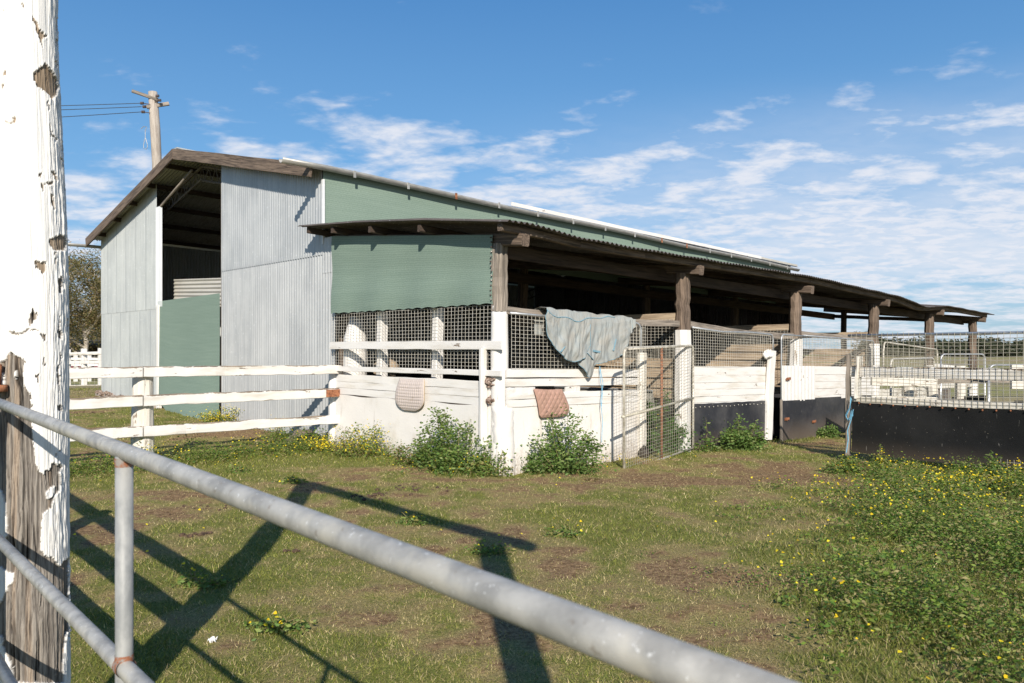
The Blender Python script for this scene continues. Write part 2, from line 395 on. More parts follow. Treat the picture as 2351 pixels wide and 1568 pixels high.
def cloth_mat():
    m, nt, b = newmat('green_shade_cloth')
    v = gvec(nt, (1.0, 1, 1))        # (across, up)
    sx = N(nt, 'ShaderNodeSeparateXYZ'); nt.links.new(v, sx.inputs[0])
    wob = noise(nt, gvec(nt, (1.2, .8, 1)), 1.0, 2, .5)
    yy = math_(nt, 'ADD', sx.outputs[1], math_(nt, 'MULTIPLY', wob, .05))
    row = math_(nt, 'SINE', math_(nt, 'MULTIPLY', yy, 2 * math.pi / .031))
    fine = noise(nt, gvec(nt, (30, 120, 1)), 1.0, 3, .7); streak = noise(nt, gvec(nt, (.8, 16, 1)), 1.0, 3, .6)
    f = math_(nt, 'ADD', math_(nt, 'MULTIPLY', fine, .75), math_(nt, 'ADD', math_(nt, 'MULTIPLY', streak, .22), math_(nt, 'MULTIPLY', row, .05)))
    col = mixc(nt, sstep(nt, f, .15, .80), (.100, .155, .122), (.238, .306, .250))
    nt.links.new(col, b.inputs['Base Color']); b.inputs['Roughness'].default_value = .8
    bump(nt, b, f, .25, .006); return m
M['cloth'] = cloth_mat()

def rug_mat():
    m, nt, b = newmat('horse_rug_cotton')
    v = gvec(nt, (1, 1, 1)); n = noise(nt, v, 3.5, 5, .6); n2 = noise(nt, gvec(nt, (14, 2.0, 1)), 1.5, 4, .6)
    col = mixc(nt, sstep(nt, math_(nt, 'ADD', math_(nt, 'MULTIPLY', n, .85), math_(nt, 'MULTIPLY', n2, .15)), .36, .64), (.275, .300, .298), (.298, .290, .262))
    nt.links.new(col, b.inputs['Base Color']); b.inputs['Roughness'].default_value = .9
    bump(nt, b, noise(nt, v, 26, 4, .6), .3, .004); return m
M['rug'] = rug_mat()
M['rugtrim'] = mottled('rug_blue_trim', (.13, .25, .32), (.20, .32, .38), 14, .8)
M['padwhite'] = mottled('cream_quilt', (.50, .43, .39), (.38, .30, .23), 5, .9, 0, .2, lo=.55, hi=.8)
M['padpink'] = mottled('dusty_pink_quilt', (.40, .24, .185), (.30, .185, .135), 6, .9, 0, .2)

def leaf_mat(name, trans=.35):
    m = bpy.data.materials.new(name); m.use_nodes = True; nt = m.node_tree; nt.nodes.clear(); L = nt.links.new
    out = N(nt, 'ShaderNodeOutputMaterial'); a = N(nt, 'ShaderNodeAttribute', attribute_name='vcol')
    b = N(nt, 'ShaderNodeBsdfPrincipled'); b.inputs['Roughness'].default_value = .6; b.inputs['Specular IOR Level'].default_value = .3
    t = N(nt, 'ShaderNodeBsdfTranslucent'); mx = N(nt, 'ShaderNodeMixShader'); mx.inputs[0].default_value = trans
    L(a.outputs['Color'], b.inputs['Base Color'])
    hue = mixc(nt, 1.0, a.outputs['Color'], (1.25, 1.3, .6), 'MULTIPLY'); L(hue, t.inputs[0])
    L(b.outputs[0], mx.inputs[1]); L(t.outputs[0], mx.inputs[2]); L(mx.outputs[0], out.inputs[0]); return m
M['leaf'] = leaf_mat('leaves'); M['grass'] = leaf_mat('grass_blades', .25); M['petal'] = leaf_mat('petals', .3)

# ------------------------------------------------------------------ ground
def weedness(x, y):
    xb = np.interp(y, [0, 3.2, 5.7, 8, 9.9, 11, 12.5, 14], [.9, 1.3, 2.1, 3.0, 3.8, 4.9, 7.5, 9])
    w = smooth(x - xb + (fbm(x * 1.3, y * 1.3, 21) - .5) * 2.6, -.6, 1.5) * (.6 + .4 * smooth(fbm(x * 2.2, y * 2.2, 27), .35, .6)) + .55 * np.exp(-((x - 3.6) / 1.3) ** 2 - ((y - 5.6) / 1.5) ** 2)
    # band of weeds under the rail fence on the left and along the wall
    t, p = loc_tp(x, y)
    band = np.exp(-((p - 3.9) / .42) ** 2) * smooth(-t, -.3, .4) * (t > -7)
    wall = np.exp(-((t + .30) / .3) ** 2) * (p > .1) * (p < 5.6)
    wall2 = np.exp(-((p + .2) / .22) ** 2) * (t > .2) * (t < 9) * .30
    return np.clip(np.maximum(np.maximum(w * (y > 2.6) * smooth(y, 13.5, 11), band), np.maximum(wall * .8, wall2)), 0, 1)
def greenness(x, y):
    n = fbm(x * .55, y * .55, 5, 4); n2 = fbm(x * 2.6, y * 2.6, 9, 3)
    g = .56 + (n - .5) * 1.3 + (n2 - .5) * 1.5
    for cx, cy, rx, ry, k in ((3.2, 9.6, 1.7, .55, -.75), (3.9, 10.7, 1.3, .7, -.8), (2.3, 7.6, .5, .5, -.6), (1.0, 5.0, 1.1, .8, -.25), (-.6, 3.8, 1.0, .7, -.3), (3.4, 12.2, .5, .8, -.7),
                              (-3.9, 8.6, 1.2, .28, -.45), (-2.9, 7.9, 1.1, .5, -.2), (-6.2, 14.5, 1.6, .9, -.6), (-4.6, 11.9, 1.5, .2, -.4), (1.7, 10.2, .8, .3, -.5), (.4, 4.0, .5, .5, -.3),
                              (-3.1, 11.3, 1.7, .5, .35), (-2.6, 12.0, .8, .5, .5), (.6, 8.2, 1.2, .7, .15), (2.6, 5.3, 1.2, .8, .2)):
        g = g + .8 * k * np.exp(-((x - cx) / rx) ** 2 - ((y - cy) / ry) ** 2)
    g = g + .35 * weedness(x, y)
    return np.clip(g, 0, 1)

def shaded_floor(X, Y):      # dark dirt under the roofs, painted near black to deepen the interior shade
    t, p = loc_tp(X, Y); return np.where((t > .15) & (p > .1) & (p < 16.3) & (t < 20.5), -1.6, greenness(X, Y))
def ground():
    def axis(lo, hi, flo, fhi, step):
        a = list(np.arange(flo, fhi, step)); s = step; x = flo
        l = []
        while x > lo: s *= 1.16; x -= s; l.append(x)
        s = step; x = a[-1]; r = []
        while x < hi: s *= 1.16; x += s; r.append(x)
        return np.array(l[::-1] + a + r)
    xs = axis(-1500, 1500, -9, 9, .06); ys = axis(-40, 2000, 1.5, 18, .06)
    X, Y = np.meshgrid(xs, ys); Z = gz(X, Y)
    near = smooth(-(np.hypot(X, Y)), -30, -14)
    Z = Z + near * ((fbm(X * 6, Y * 6, 31, 3) - .5) * .035)
    V = np.stack([X, Y, Z], -1).reshape(-1, 3); nx = len(xs); ny = len(ys)
    i = np.arange(nx - 1)[None, :] + (np.arange(ny - 1) * nx)[:, None]; i = i.ravel()
    F = np.stack([i, i + 1, i + 1 + nx, i + nx], 1)
    m, nt, b = newmat('pasture'); L = nt.links.new
    pos = posvec(nt); a = N(nt, 'ShaderNodeAttribute', attribute_name='green')
    n1 = noise(nt, pos, 26, 6, .7); n2 = noise(nt, pos, 95, 4, .7); n3 = noise(nt, pos, 4.5, 5, .6); nf = noise(nt, pos, .06, 4, .5)
    g = math_(nt, 'ADD', a.outputs['Fac'], math_(nt, 'MULTIPLY', math_(nt, 'SUBTRACT', n3, .5), 1.1))
    dirt = mixc(nt, sstep(nt, n1, .35, .65), (.120, .070, .034), (.31, .205, .108))
    straw = mixc(nt, sstep(nt, n2, .38, .6), (.150, .120, .045), (.34, .265, .115))
    grn = mixc(nt, sstep(nt, n2, .36, .62), (.085, .098, .020), (.215, .215, .055))
    c = mixc(nt, sstep(nt, g, .10, .34), dirt, straw)
    c = mixc(nt, sstep(nt, math_(nt, 'ADD', g, math_(nt, 'MULTIPLY', math_(nt, 'SUBTRACT', n1, .5), .8)), .30, .72), c, grn)
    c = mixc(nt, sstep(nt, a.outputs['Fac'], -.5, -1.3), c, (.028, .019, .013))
    far = mixc(nt, sstep(nt, nf, .4, .6), (.30, .235, .125), (.25, .235, .09))
    sx = N(nt, 'ShaderNodeSeparateXYZ'); L(pos, sx.inputs[0])
    c = mixc(nt, sstep(nt, sx.outputs[1], 17, 30), c, far)
    L(c, b.inputs['Base Color']); b.inputs['Roughness'].default_value = .95; b.inputs['Specular IOR Level'].default_value = .15
    bump(nt, b, math_(nt, 'ADD', n1, math_(nt, 'MULTIPLY', n2, .6)), .7, .02)
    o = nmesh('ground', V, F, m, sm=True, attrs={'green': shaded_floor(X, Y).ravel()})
    tag(o, kind='structure')
ground()

def palette(n, cols, jit=.25):
    cols = np.array(cols); c = cols[rng.integers(0, len(cols), n)]
    return c * (1 + (rng.random((n, 1)) - .5) * 2 * jit)
GRE = [(.165, .19, .035), (.215, .23, .045), (.25, .245, .055), (.13, .16, .035)]
STR = [(.42, .34, .17), (.50, .41, .22), (.34, .28, .13), (.28, .23, .10)]

def grass():
    n = 700000
    r = np.exp(rng.uniform(math.log(2.0), math.log(30), n)); a = rng.uniform(R(46), R(135), n)
    x = r * np.cos(a); y = r * np.sin(a)
    t, p = loc_tp(x, y)
    g = greenness(x, y); w = weedness(x, y)
    keep = (rng.random(n) < .35 + .65 * g) & ~((t > .0) & (p > -.05) & (p < 17) & (t < 22))
    x, y, g, w, r = x[keep], y[keep], g[keep], w[keep], r[keep]; n = len(x)
    hgt = (.009 + .020 * rng.random(n) ** 1.5) * (.55 + .7 * g + 1.7 * w) * (.9 + .04 * r)
    wd = (.0016 + .0012 * rng.random(n)) * (.55 + r * .15)
    th = rng.uniform(0, 2 * np.pi, n); ln = rng.uniform(.2, 1.5, n) * hgt; la = rng.uniform(0, 2 * np.pi, n)
    z = gz(x, y) - .004 + (fbm(x * 6, y * 6, 31, 3) - .5) * .035
    b0 = np.stack([x - np.cos(th) * wd, y - np.sin(th) * wd, z], 1); b1 = np.stack([x + np.cos(th) * wd, y + np.sin(th) * wd, z], 1)
    tp = np.stack([x + np.cos(la) * ln, y + np.sin(la) * ln, z + hgt], 1)
    V = np.stack([b0, b1, tp], 1).reshape(-1, 3); F = np.arange(3 * n).reshape(-1, 3)
    green = rng.random(n) < np.clip(g * .85, 0, 1)
    c = np.where(green[:, None], palette(n, GRE, .45), palette(n, STR, .4)) * (.62 + .6 * fbm(x * 5, y * 5, 61, 3))[:, None]; c = np.repeat(c, 3, 0)
    tag(nmesh('grass', V, F, M['grass'], col=c), 'short patchy green and straw coloured pasture grass in the yard', 'grass', kind='stuff')
grass()

# ------------------------------------------------------------------ leaves
def leafcloud(P, size, cols, up=.5, aspect=.45, droop=.3, nrm=None):
    """P (n,3) positions -> pointed leaves (4-vertex kites, folded)"""
    n = len(P); size = np.broadcast_to(size, (n,)) * rng.uniform(.6, 1.25, n)
    th = rng.uniform(0, 2 * np.pi, n); el = rng.uniform(-.6, .9, n) * up * 1.6 - droop * .3
    d = np.stack([np.cos(th) * np.cos(el), np.sin(th) * np.cos(el), np.sin(el)], 1)
    q = rng.normal(size=(n, 3)); q[:, 2] = q[:, 2] * .4; s = np.cross(d, q); s[:, 2] *= .5; s /= np.linalg.norm(s, axis=1)[:, None] + 1e-9
    nn = np.cross(s, d)
    L = size[:, None]; a = P; b = P + d * L * .45 + s * L * aspect * .5 + nn * L * .06; c = P + d * L; e = P + d * L * .45 - s * L * aspect * .5 + nn * L * .06
    V = np.stack([a, b, c, e], 1).reshape(-1, 3); F = np.arange(4 * n).reshape(-1, 4)
    col = palette(n, cols, .3); return V, F, np.repeat(col, 4, 0)
def flowers(P, size):
    n = len(P); k = 6; tilt = rng.normal(size=(n, 3)) * .45; tilt[:, 2] = 1; tilt[:, 1] -= .35; nn = tilt / np.linalg.norm(tilt, axis=1)[:, None]
    u = np.cross(nn, np.array([1, 0, .1])); u /= np.linalg.norm(u, axis=1)[:, None]; v = np.cross(nn, u)
    sz = size * rng.uniform(.6, 1.2, n)[:, None]
    vs = []
    for i in range(k):
        a = 2 * np.pi * i / k; rr = sz * (1.0 if i % 2 == 0 else .72)
        vs.append(P + u * np.cos(a) * rr + v * np.sin(a) * rr)
    V = np.stack(vs, 1).reshape(-1, 3); F = np.arange(k * n).reshape(-1, k)
    return V, F, np.repeat(palette(n, [(.80, .62, .02), (.72, .50, .015), (.85, .70, .04)], .12), k, 0)
def join(parts):
    Vs, Fs, Cs = [], [], []; o = 0
    for V, F, c in parts: Vs.append(V); Fs.append(F + o); Cs.append(c); o += len(V)
    return np.concatenate(Vs), np.concatenate(Fs), np.concatenate(Cs)

WEED = [(.09, .165, .028), (.14, .215, .036), (.19, .25, .045), (.06, .115, .025), (.23, .25, .075), (.27, .23, .10)]
def weeds():
    n = 9500
    x = rng.uniform(-9, 9, n * 3); y = rng.uniform(2.4, 15, n * 3); w = weedness(x, y)
    k = (rng.random(len(x)) < w ** 1.1 * (.22 + .9 * smooth(fbm(x * 1.7, y * 1.7, 77), .36, .55)));
    t, p = loc_tp(x, y); k &= ~((t > -.12) & (p > -.12)); k &= ~((np.abs(t - 5.1) < .12) & (p < -2.1))
    x, y, w = x[k], y[k], w[k]; parts = []
    dens = fbm(x * .9, y * .9, 41); P = []; S = []
    for xi, yi, wi, di in zip(x, y, w, dens):
        h = (.04 + .38 * di * wi) * random.uniform(.35, 1.5); m = int(16 + 52 * wi * (h / .2)); rad = .05 + h * .5
        q = rng.normal(size=(m, 2)) * rad * .6; hh = rng.random(m) ** .8 * h * np.exp(-(q ** 2).sum(1) / (rad * rad) * .5)
        P.append(np.stack([xi + q[:, 0], yi + q[:, 1], gzf(xi, yi) + .005 + hh], 1)); S.append(np.full(m, .016 + .028 * random.random() ** 1.5))
    P = np.concatenate(P); S = np.concatenate(S)
    V, F, c = leafcloud(P, S, WEED)
    tag(nmesh('weeds', V, F, M['leaf'], col=c), 'low leafy green weeds spreading over the yard and along the fence line', 'weeds', kind='stuff')
    # flowers: small yellow heads over the weeds
    n = 40000; x = rng.uniform(-9, 9, n); y = rng.uniform(2.6, 13.5, n); w = weedness(x, y)
    clump = fbm(x * 1.6, y * 1.6, 91)
    k = rng.random(n) < w * smooth(clump, .42, .62) * np.where(x > 0, .30 + 1.0 * smooth(y, 6.8, 9.4), 1.0)
    k |= (rng.random(n) < .0022) & (w < .3)
    t, p = loc_tp(x, y); k &= ~((t > -.1) & (p > -.1))
    x, y, w = x[k], y[k], w[k]; P = np.stack([x, y, gz(x, y) + .03 + w * rng.uniform(.06, .30, len(x))], 1)
    V, F, c = flowers(P, .013)
    tag(nmesh('yellow_wildflowers', V, F, M['petal'], col=c), 'scattered small yellow daisy heads over the yard weeds', 'wildflowers', kind='stuff')
weeds()

def bush(name, label, cx, cy, w, h, nleaf, size, cols=WEED, nfl=0, cat='bush', stems=9, sparse=.25, lean=(0, 0), group=None, zb=None, dry=0):
    z0 = gzf(cx, cy) if zb is None else zb
    o = thing(name, (cx, cy, z0), label, cat, group)
    st = MB(); tips = []
    for i in range(stems):
        a = random.uniform(0, 2 * math.pi); q = random.random() ** .5
        dx, dy = math.cos(a) * w * .5 * q, math.sin(a) * w * .32 * q
        hh = h * (1 - .5 * q * q) * random.choice((random.uniform(.35, .8), random.uniform(.7, 1.12)))
        p0 = Vector((cx + dx * .25, cy + dy * .25, z0 - .02)); p1 = Vector((cx + dx * .7 + random.uniform(-.04, .04), cy + dy * .7, z0 + hh * .55)); p2 = Vector((cx + dx + lean[0], cy + dy + lean[1], z0 + hh))
        pts = [p0, p0.lerp(p1, .5), p1, p1.lerp(p2, .5), p2]; st.tube(pts, [.006, .005, .004, .003, .0015], 5)
        tips.append((p0, p1, p2))
    obj('stem', st, M['stem'], o)
    P = []
    for k in range(nleaf):
        p0, p1, p2 = random.choice(tips); s = random.random() ** .75
        q = p0.lerp(p1, s * 2) if s < .5 else p1.lerp(p2, s * 2 - 1)
        rr = w * .17 * (1 - s) + .035
        P.append((q.x + random.gauss(0, rr), q.y + random.gauss(0, rr * .7), max(z0 + .01, q.z + random.gauss(0, h * .05) - .02)))
    P = np.array(P); V, F, c = leafcloud(P, size * 1.22, cols, aspect=.52); fo = nmesh('foliage', V, F, M['leaf'], o, col=c)
    if nfl:
        P = []
        for k in range(nfl):
            p0, p1, p2 = random.choice(tips); s = random.uniform(.35, 1.0); q = p0.lerp(p2, s)
            P.append((q.x + random.gauss(0, w * .13), q.y + random.gauss(0, w * .09) - w * .08, q.z + random.uniform(0, .08)))
        V, F, c = flowers(np.array(P), .0125); ff = nmesh('flower_heads', V, F, M['petal'], o, col=c); ff['kind'] = 'stuff'
    return o
DG = [(.085, .15, .035), (.115, .195, .045), (.15, .225, .06), (.20, .25, .08)]
FW = [(.17, .23, .05), (.21, .26, .06), (.13, .19, .045), (.26, .23, .08)]
DRY = [(.22, .15, .08), (.28, .2, .11), (.15, .12, .05)]
def at(px, Y): return ray(px) * Y, Y
x, y = at(1050, 10.25); bush('leafy_bush', 'broad leafy green bush against the white wall left of the corner post', x, y, 1.3, .82, 6200, .040, DG + FW[:1], 12, stems=26)
x, y = at(1125, 10.0); bush('leafy_bush', 'small bushy weed at the foot of the corner post, right end of the broad bush', x, y, .45, .42, 1100, .038, DG + FW, 0, stems=8)
x, y = at(950, 10.75); bush('leafy_bush', 'thin mixed weedy bush between the broad bush and the yellow flowers', x, y, .6, .36, 1100, .035, DG + DRY + FW, 8, stems=8)
x, y = at(1300, 10.3); bush('leafy_bush', 'upright leafy green bush below the pink saddle pad', x, y, 1.0, .84, 3800, .042, DG, 0, stems=24)
x, y = at(1212, 10.2); bush('leafy_bush', 'thin sprig with round leaves just right of the corner post', x, y, .3, .42, 330, .045, DG, 0, stems=4)
x, y = at(1515, 12.75); bush('leafy_bush', 'tall green weed growing in the stall doorway behind the open mesh gate', x, y, .95, .95, 3600, .045, [(.05, .13, .02), (.07, .16, .03), (.1, .18, .04)], 8, stems=14)
x, y = at(1700, 13.3); bush('leafy_bush', 'round green bush in front of the grey rubber stall panel', x, y, .95, .55, 3200, .045, DG, 0, stems=20)
x, y = at(1613, 12.9); bush('leafy_bush', 'straggly thin plant at the foot of the second post', x, y, .4, .55, 260, .05, DG, 0, stems=5)
x, y = at(1893, 16.1); bush('leafy_bush', 'small weed at the base of the far stall panel', x, y, .6, .35, 900, .045, DG, 0, stems=6)
x, y = at(830, 11.55); bush('flowering_weed', 'tall yellow flowering weed in front of the white wall', x, y, .85, .58, 1900, .032, FW, 330, 'flowering weed', stems=16)
x, y = at(733, 12.1); bush('flowering_weed', 'low mound of yellow flowers beside the end of the rail fence', x, y, .7, .34, 1300, .03, FW, 300, 'flowering weed', stems=12)
x, y = at(785, 11.8); bush('dry_weed', 'brown dried stalks between the two yellow flowering clumps', x, y, .4, .5, 500, .02, DRY, 0, 'dry weed', stems=12)
x, y = at(515, 15.55); bush('flowering_weed', 'rounded yellow flowering bush against the corrugated barn wall', x, y, 1.15, .48, 1600, .035, FW, 420, 'flowering weed', stems=18)
x, y = at(625, 14.2); bush('flowering_weed', 'wispy sparse weed by the corrugated wall behind the rails', x, y, .7, .3, 300, .03, FW, 40, 'flowering weed', stems=9)
x, y = at(1935, 10.6); bush('flowering_weed', 'green clump with few flowers at the left foot of the black rubber gate', x, y, .62, .36, 1500, .034, FW + DG, 40, 'flowering weed', stems=10)
x, y = at(2025, 10.5); bush('flowering_weed', 'upright yellow flowered weed in front of the black rubber gate', x, y, .3, .42, 500, .03, FW, 70, 'flowering weed', stems=7)
x, y = at(1978, 10.4); bush('dry_weed', 'single rusty brown dried stalk by the black rubber gate', x, y, .08, .42, 160, .022, DRY, 0, 'dry weed', stems=3)
x, y = at(2285, 9.8); bush('flowering_weed', 'tall narrow green weed standing before the black rubber gate', x, y, .2, .50, 330, .04, DG, 14, 'flowering weed', stems=4)
x, y = at(2190, 9.9); bush('flowering_weed', 'low dense mass of yellow flowers under the middle of the black gate', x, y, 1.3, .15, 1800, .03, FW, 330, 'flowering weed', stems=16)
x, y = at(2330, 9.2); bush('flowering_weed', 'yellow flowering clump at the right edge below the black gate', x, y, .8, .28, 1300, .03, FW, 170, 'flowering weed', stems=12)

# ------------------------------------------------------------------ the barn
BARN = thing('barn', W(0, 8, 0), 'large corrugated iron gable barn with open timber lean-to along its side', 'barn')
PW, PL, RID, ET = 4.49, 16.1, 10.25, 17.3     # right wall, left wall, ridge, length
def zr(p):   # roof underside of the main gable
    zE, zR = 4.56, 5.86
    return zR - (zR - zE) * (abs(p - RID) / ((RID - PW) if p < RID else (PL + .1 - RID)))
def corr_panel(mb, f, width, z0, z1fn, nrm, pitch=.088, amp=.0135, seg=8, u0=0.0, rib=True):
    n = max(2, int(width / pitch * seg)); vs = []; gs = []
    rows = 2
    for i in range(n + 1):
        u = width * i / n; a = amp * math.sin(2 * math.pi * u / pitch) + (.012 if rib and (u + u0) % .704 < .02 else 0)
        b = f(u); z1 = z1fn(u); zz0 = z0(u) if callable(z0) else z0
        for z in (zz0, z1): 
            vs.append((b[0] + nrm[0] * a, b[1] + nrm[1] * a, z)); gs.append((u + u0, z, 0))
    fs = [(2*i, 2*i + 2, 2*i + 3, 2*i + 1) for i in range(n)]
    mb.add(vs, fs, gs)
FN = (-LX, -LY)
def front_sheet(name, pa, pb, z0, z1, off, mat, u0=0):
    mb = MB()
    corr_panel(mb, lambda u: (C0[0] + PX*(pa+u) + FN[0]*off, C0[1] + PY*(pa+u) + FN[1]*off), pb - pa, z0,
               (lambda u: z1 if not callable(z1) else z1(pa + u)), FN, u0=u0, rib=pa > 9)
    return obj(name, mb, mat, BARN, sm=True)
# right half of the gable wall, in three lapped courses
front_sheet('wall', 4.09, 8.45, -.05, 3.26, .0, M['corr'])
front_sheet('wall', 4.09, PW + .0, 2.9, 3.5, .008, M['corr'], 3.1)
front_sheet('wall', PW, 8.45, 3.22, lambda p: zr(p) + .1, .005, M['corr_up'], 7.3)
front_sheet('wall', 12.0, PL, lambda u: .36 + .0*u, 2.62, .0, M['corr_dull'], 20)
front_sheet('wall', 12.0, PL, 2.58, lambda p: zr(p) + .08, .01, M['corr_dull'], 31)
front_sheet('wall', 11.60, 12.02, 2.62, 5.0, .03, M['corr_bright'], 40)
b = MB(); b.bar(W(-.02, 11.82, .2), W(-.02, 11.82, 2.66), .13, .10); obj('door_post', b, M['postwhite'], BARN)
b = MB(); b.bar(W(.06, 8.47, .1), W(.06, 8.47, 5.35), .08, .1); obj('door_post', b, M['greywood'], BARN)
# concrete footing with rust
b = MB(); b.bar(W(-.02, 11.9, .18), W(-.02, PL + .25, .25), .14, .34, seg=12, wob=.015); obj('footing', b, M['concrete'], BARN)
b = MB()
for i in range(26):
    q = random.uniform(12.6, PL); b.blob(W(-.06 - random.random()*.03, q, .22 + random.uniform(-.05, .06) + (q - 12.6) * .06), .09, .09, .045, 8, 5, .7)
obj('rust_crust', b, M['ruststain2'], BARN)['kind'] = 'stuff'
# rear and left walls, gap of daylight under the rear rake
GAPS = [(on_front(b, ET), on_front(a, ET)) for a, b in ((1214, 1223), (1234, 1264), (1275, 1306))]
mb = MB(); corr_panel(mb, lambda u: tuple(W(ET, PW + u, 0))[:2], PL - PW, -.5, lambda u: zr(PW + u) - .39 + (.10 if any(a < PW + u < b for a, b in GAPS) else .17), FN); 
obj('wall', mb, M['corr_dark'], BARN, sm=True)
mb = MB(); corr_panel(mb, lambda u: tuple(W(u, PL, 0))[:2], ET, -.5, lambda u: 4.68 + float(drop(u)), (PX, PY)); obj('wall', mb, M['corr_dull'], BARN, sm=True)
# green cloth on the upper side wall
def cloth_obj(name, fn, nu, nv, gfn, parent, mat=None):
    mb = MB(); mb.grid(fn, nu, nv, gfn); return obj(name, mb, mat or M['cloth'], parent, sm=True)
cloth_obj('side_cloth', lambda u, v: W(u * (ET - .1) + .0, PW - .02 - .02 * math.sin(v * 3.1) * math.sin(u * 29) , 3.42 + v * (4.68 - 3.42)), 90, 8, lambda u, v: (u * ET, v * 1.1, 0), BARN)
b = MB(); b.tube([W(0.0, PW - .03, 3.40), W(0.0, PW - .03, 4.5)], .03, 6); obj('corner_flashing', b, M['corr_bright'], BARN)
# main roof: corrugations run down the slope
def roof_half(pa, pb, t0, t1, mat, zf, name='roof', pitch=.0762, amp=.011, seg=6, thick=0.0, uo=0):
    n = int((t1 - t0) / pitch * seg); mb = MB(); vs = []; gs = []
    for i in range(n + 1):
        t = t0 + (t1 - t0) * i / n; a = amp * math.sin(2 * math.pi * t / pitch)
        for j in range(4):
            q = j / 3; p = pa + (pb - pa) * q; vs.append(W(t, p, zf(t, p) + a)); gs.append((t + uo, q * (pb - pa), 0))
    fs = [(4*i + j, 4*i + j + 1, 4*i + 5 + j, 4*i + 4 + j) for i in range(n) for j in range(3)]
    mb.add(vs, fs, gs); return obj(name, mb, mat, BARN, sm=True)
OH = .27
def zmain(t, p): return zr(p) + .16
roof_half(RID, PW - .12, -OH, 9.3, M['roof'], zmain, uo=3)
roof_half(RID, PW - .16, 9.25, ET + .2, M['corr_bright'], lambda t, p: zmain(t, p) + .012, uo=9)
roof_half(RID, PL + .35, -OH, ET + .2, M['roof'], zmain)
b = MB(); b.bar(W(-OH, RID, zr(RID) + .18), W(ET + .2, RID, zr(RID) + .18), .3, .03, seg=4); obj('ridge_cap', b, M['corr_dull'], BARN)
for sgn in (0, 1):
    pe = PW - .12 if sgn == 0 else PL + .32
    b = MB(); b.bar(W(-OH - .02, RID, zr(RID) + .065), W(-OH - .02, pe, zr(pe) + .065), .045, .23, seg=8, wob=.004); obj('barge_board', b, M['wood'], BARN)
# gutters stick out past the barges
def gutter(pa, z, t0, t1, zt0, zt1):
    mb = MB(); n = 24; k = 7; vs = []; gs = []
    for i in range(n + 1):
        q = i / n; t = t0 + (t1 - t0) * q; zc = zt0 + (zt1 - zt0) * q + .012 * math.sin(q * 17)
        for j in range(k + 1):
            a = math.pi * j / k; vs.append(W(t, pa + .065 * math.cos(a), zc - .075 * math.sin(a))); gs.append((t, a * .07, 0))
    fs = [(i*(k+1) + j, i*(k+1) + j + 1, (i+1)*(k+1) + j + 1, (i+1)*(k+1) + j) for i in range(n) for j in range(k)]
    mb.add(vs, fs, gs); g = obj('gutter', mb, M['gutter'], BARN, sm=True)
    me = g.modifiers.new('s', 'SOLIDIFY'); me.thickness = .006
    return g
g1 = gutter(PW - .15, 0, -.85, 17.5, 4.70, 4.64)
for i in range(15):
    t = .5 + i * 1.15; b = MB(); b.bar(W(t, PW - .15 - .072, 4.59 + .12 - t * .0034), W(t, PW - .15 - .076, 4.59 - t * .0034), .05, .012); obj('gutter_bracket', b, M['rust'] if i in (2, 8, 9) else M['gutter'], g1)
gutter(PL + .42, 0, -1.15, 17.0, 4.52, 4.52)
b = MB(); b.bar(W(4.35, PW - .17, zmain(4, PW - .17) + .055), W(15.0, PW - .17, zmain(15, PW - .17) + .055), .02, .08, seg=8, wob=.003); obj('edge_flashing', b, M['postwhite'], BARN)
b = MB(); b.bar(W(15.01, PW - .17, zmain(15, PW - .17) + .05), W(17.4, PW - .17, zmain(17, PW - .17) + .05), .02, .06, seg=4, wob=.003); obj('edge_flashing', b, M['corr_pale'], BARN)
# purlins and trusses inside the main roof
for p in (4.9, 6.1, 7.3, 8.5, 9.6, 10.9, 12.1, 13.3, 14.5, 15.7):
    b = MB(); b.bar(W(-.22, p, zmain(0, p) - .085), W(ET, p, zmain(ET, p) - .085), .07, .11, seg=5, wob=.004); obj('purlin', b, M['shade_darkwood'], BARN)
for t in (.35, 4.3, 8.5, 12.7, 16.9):
    tr = MB(); zb = 4.35
    for s in ((PW + .05, RID), (RID, PL - .05)):
        tr.tube([W(t, s[0], zr(s[0]) - .10), W(t, s[1], zr(s[1]) - .10)], .03, 6); tr.tube([W(t, s[0], zr(s[0]) - .38), W(t, s[1], zr(s[1]) - .42)], .025, 6)
        m = 16
        for i in range(m):
            qa = s[0] + (s[1] - s[0]) * i / m; qb = s[0] + (s[1] - s[0]) * (i + .5) / m; qc = s[0] + (s[1] - s[0]) * (i + 1) / m
            tr.tube([W(t, qa, zr(qa) - .10), W(t, qb, zr(qb) - .40)], .01, 5); tr.tube([W(t, qb, zr(qb) - .40), W(t, qc, zr(qc) - .10)], .01, 5)
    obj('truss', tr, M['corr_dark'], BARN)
b = MB(); b.tube([W(-.05, 11.62, 4.98), W(.1, 10.2, 5.62)], .03, 8); obj('brace', b, M['greywood'], BARN)
for t in (4.0, 8.1, 12.2, 16.6):
    b = MB(); b.bar(W(t, PL - .15, -.3), W(t, PL - .15, 4.5), .1, .1); obj('column', b, M['shade_darkwood'], BARN)
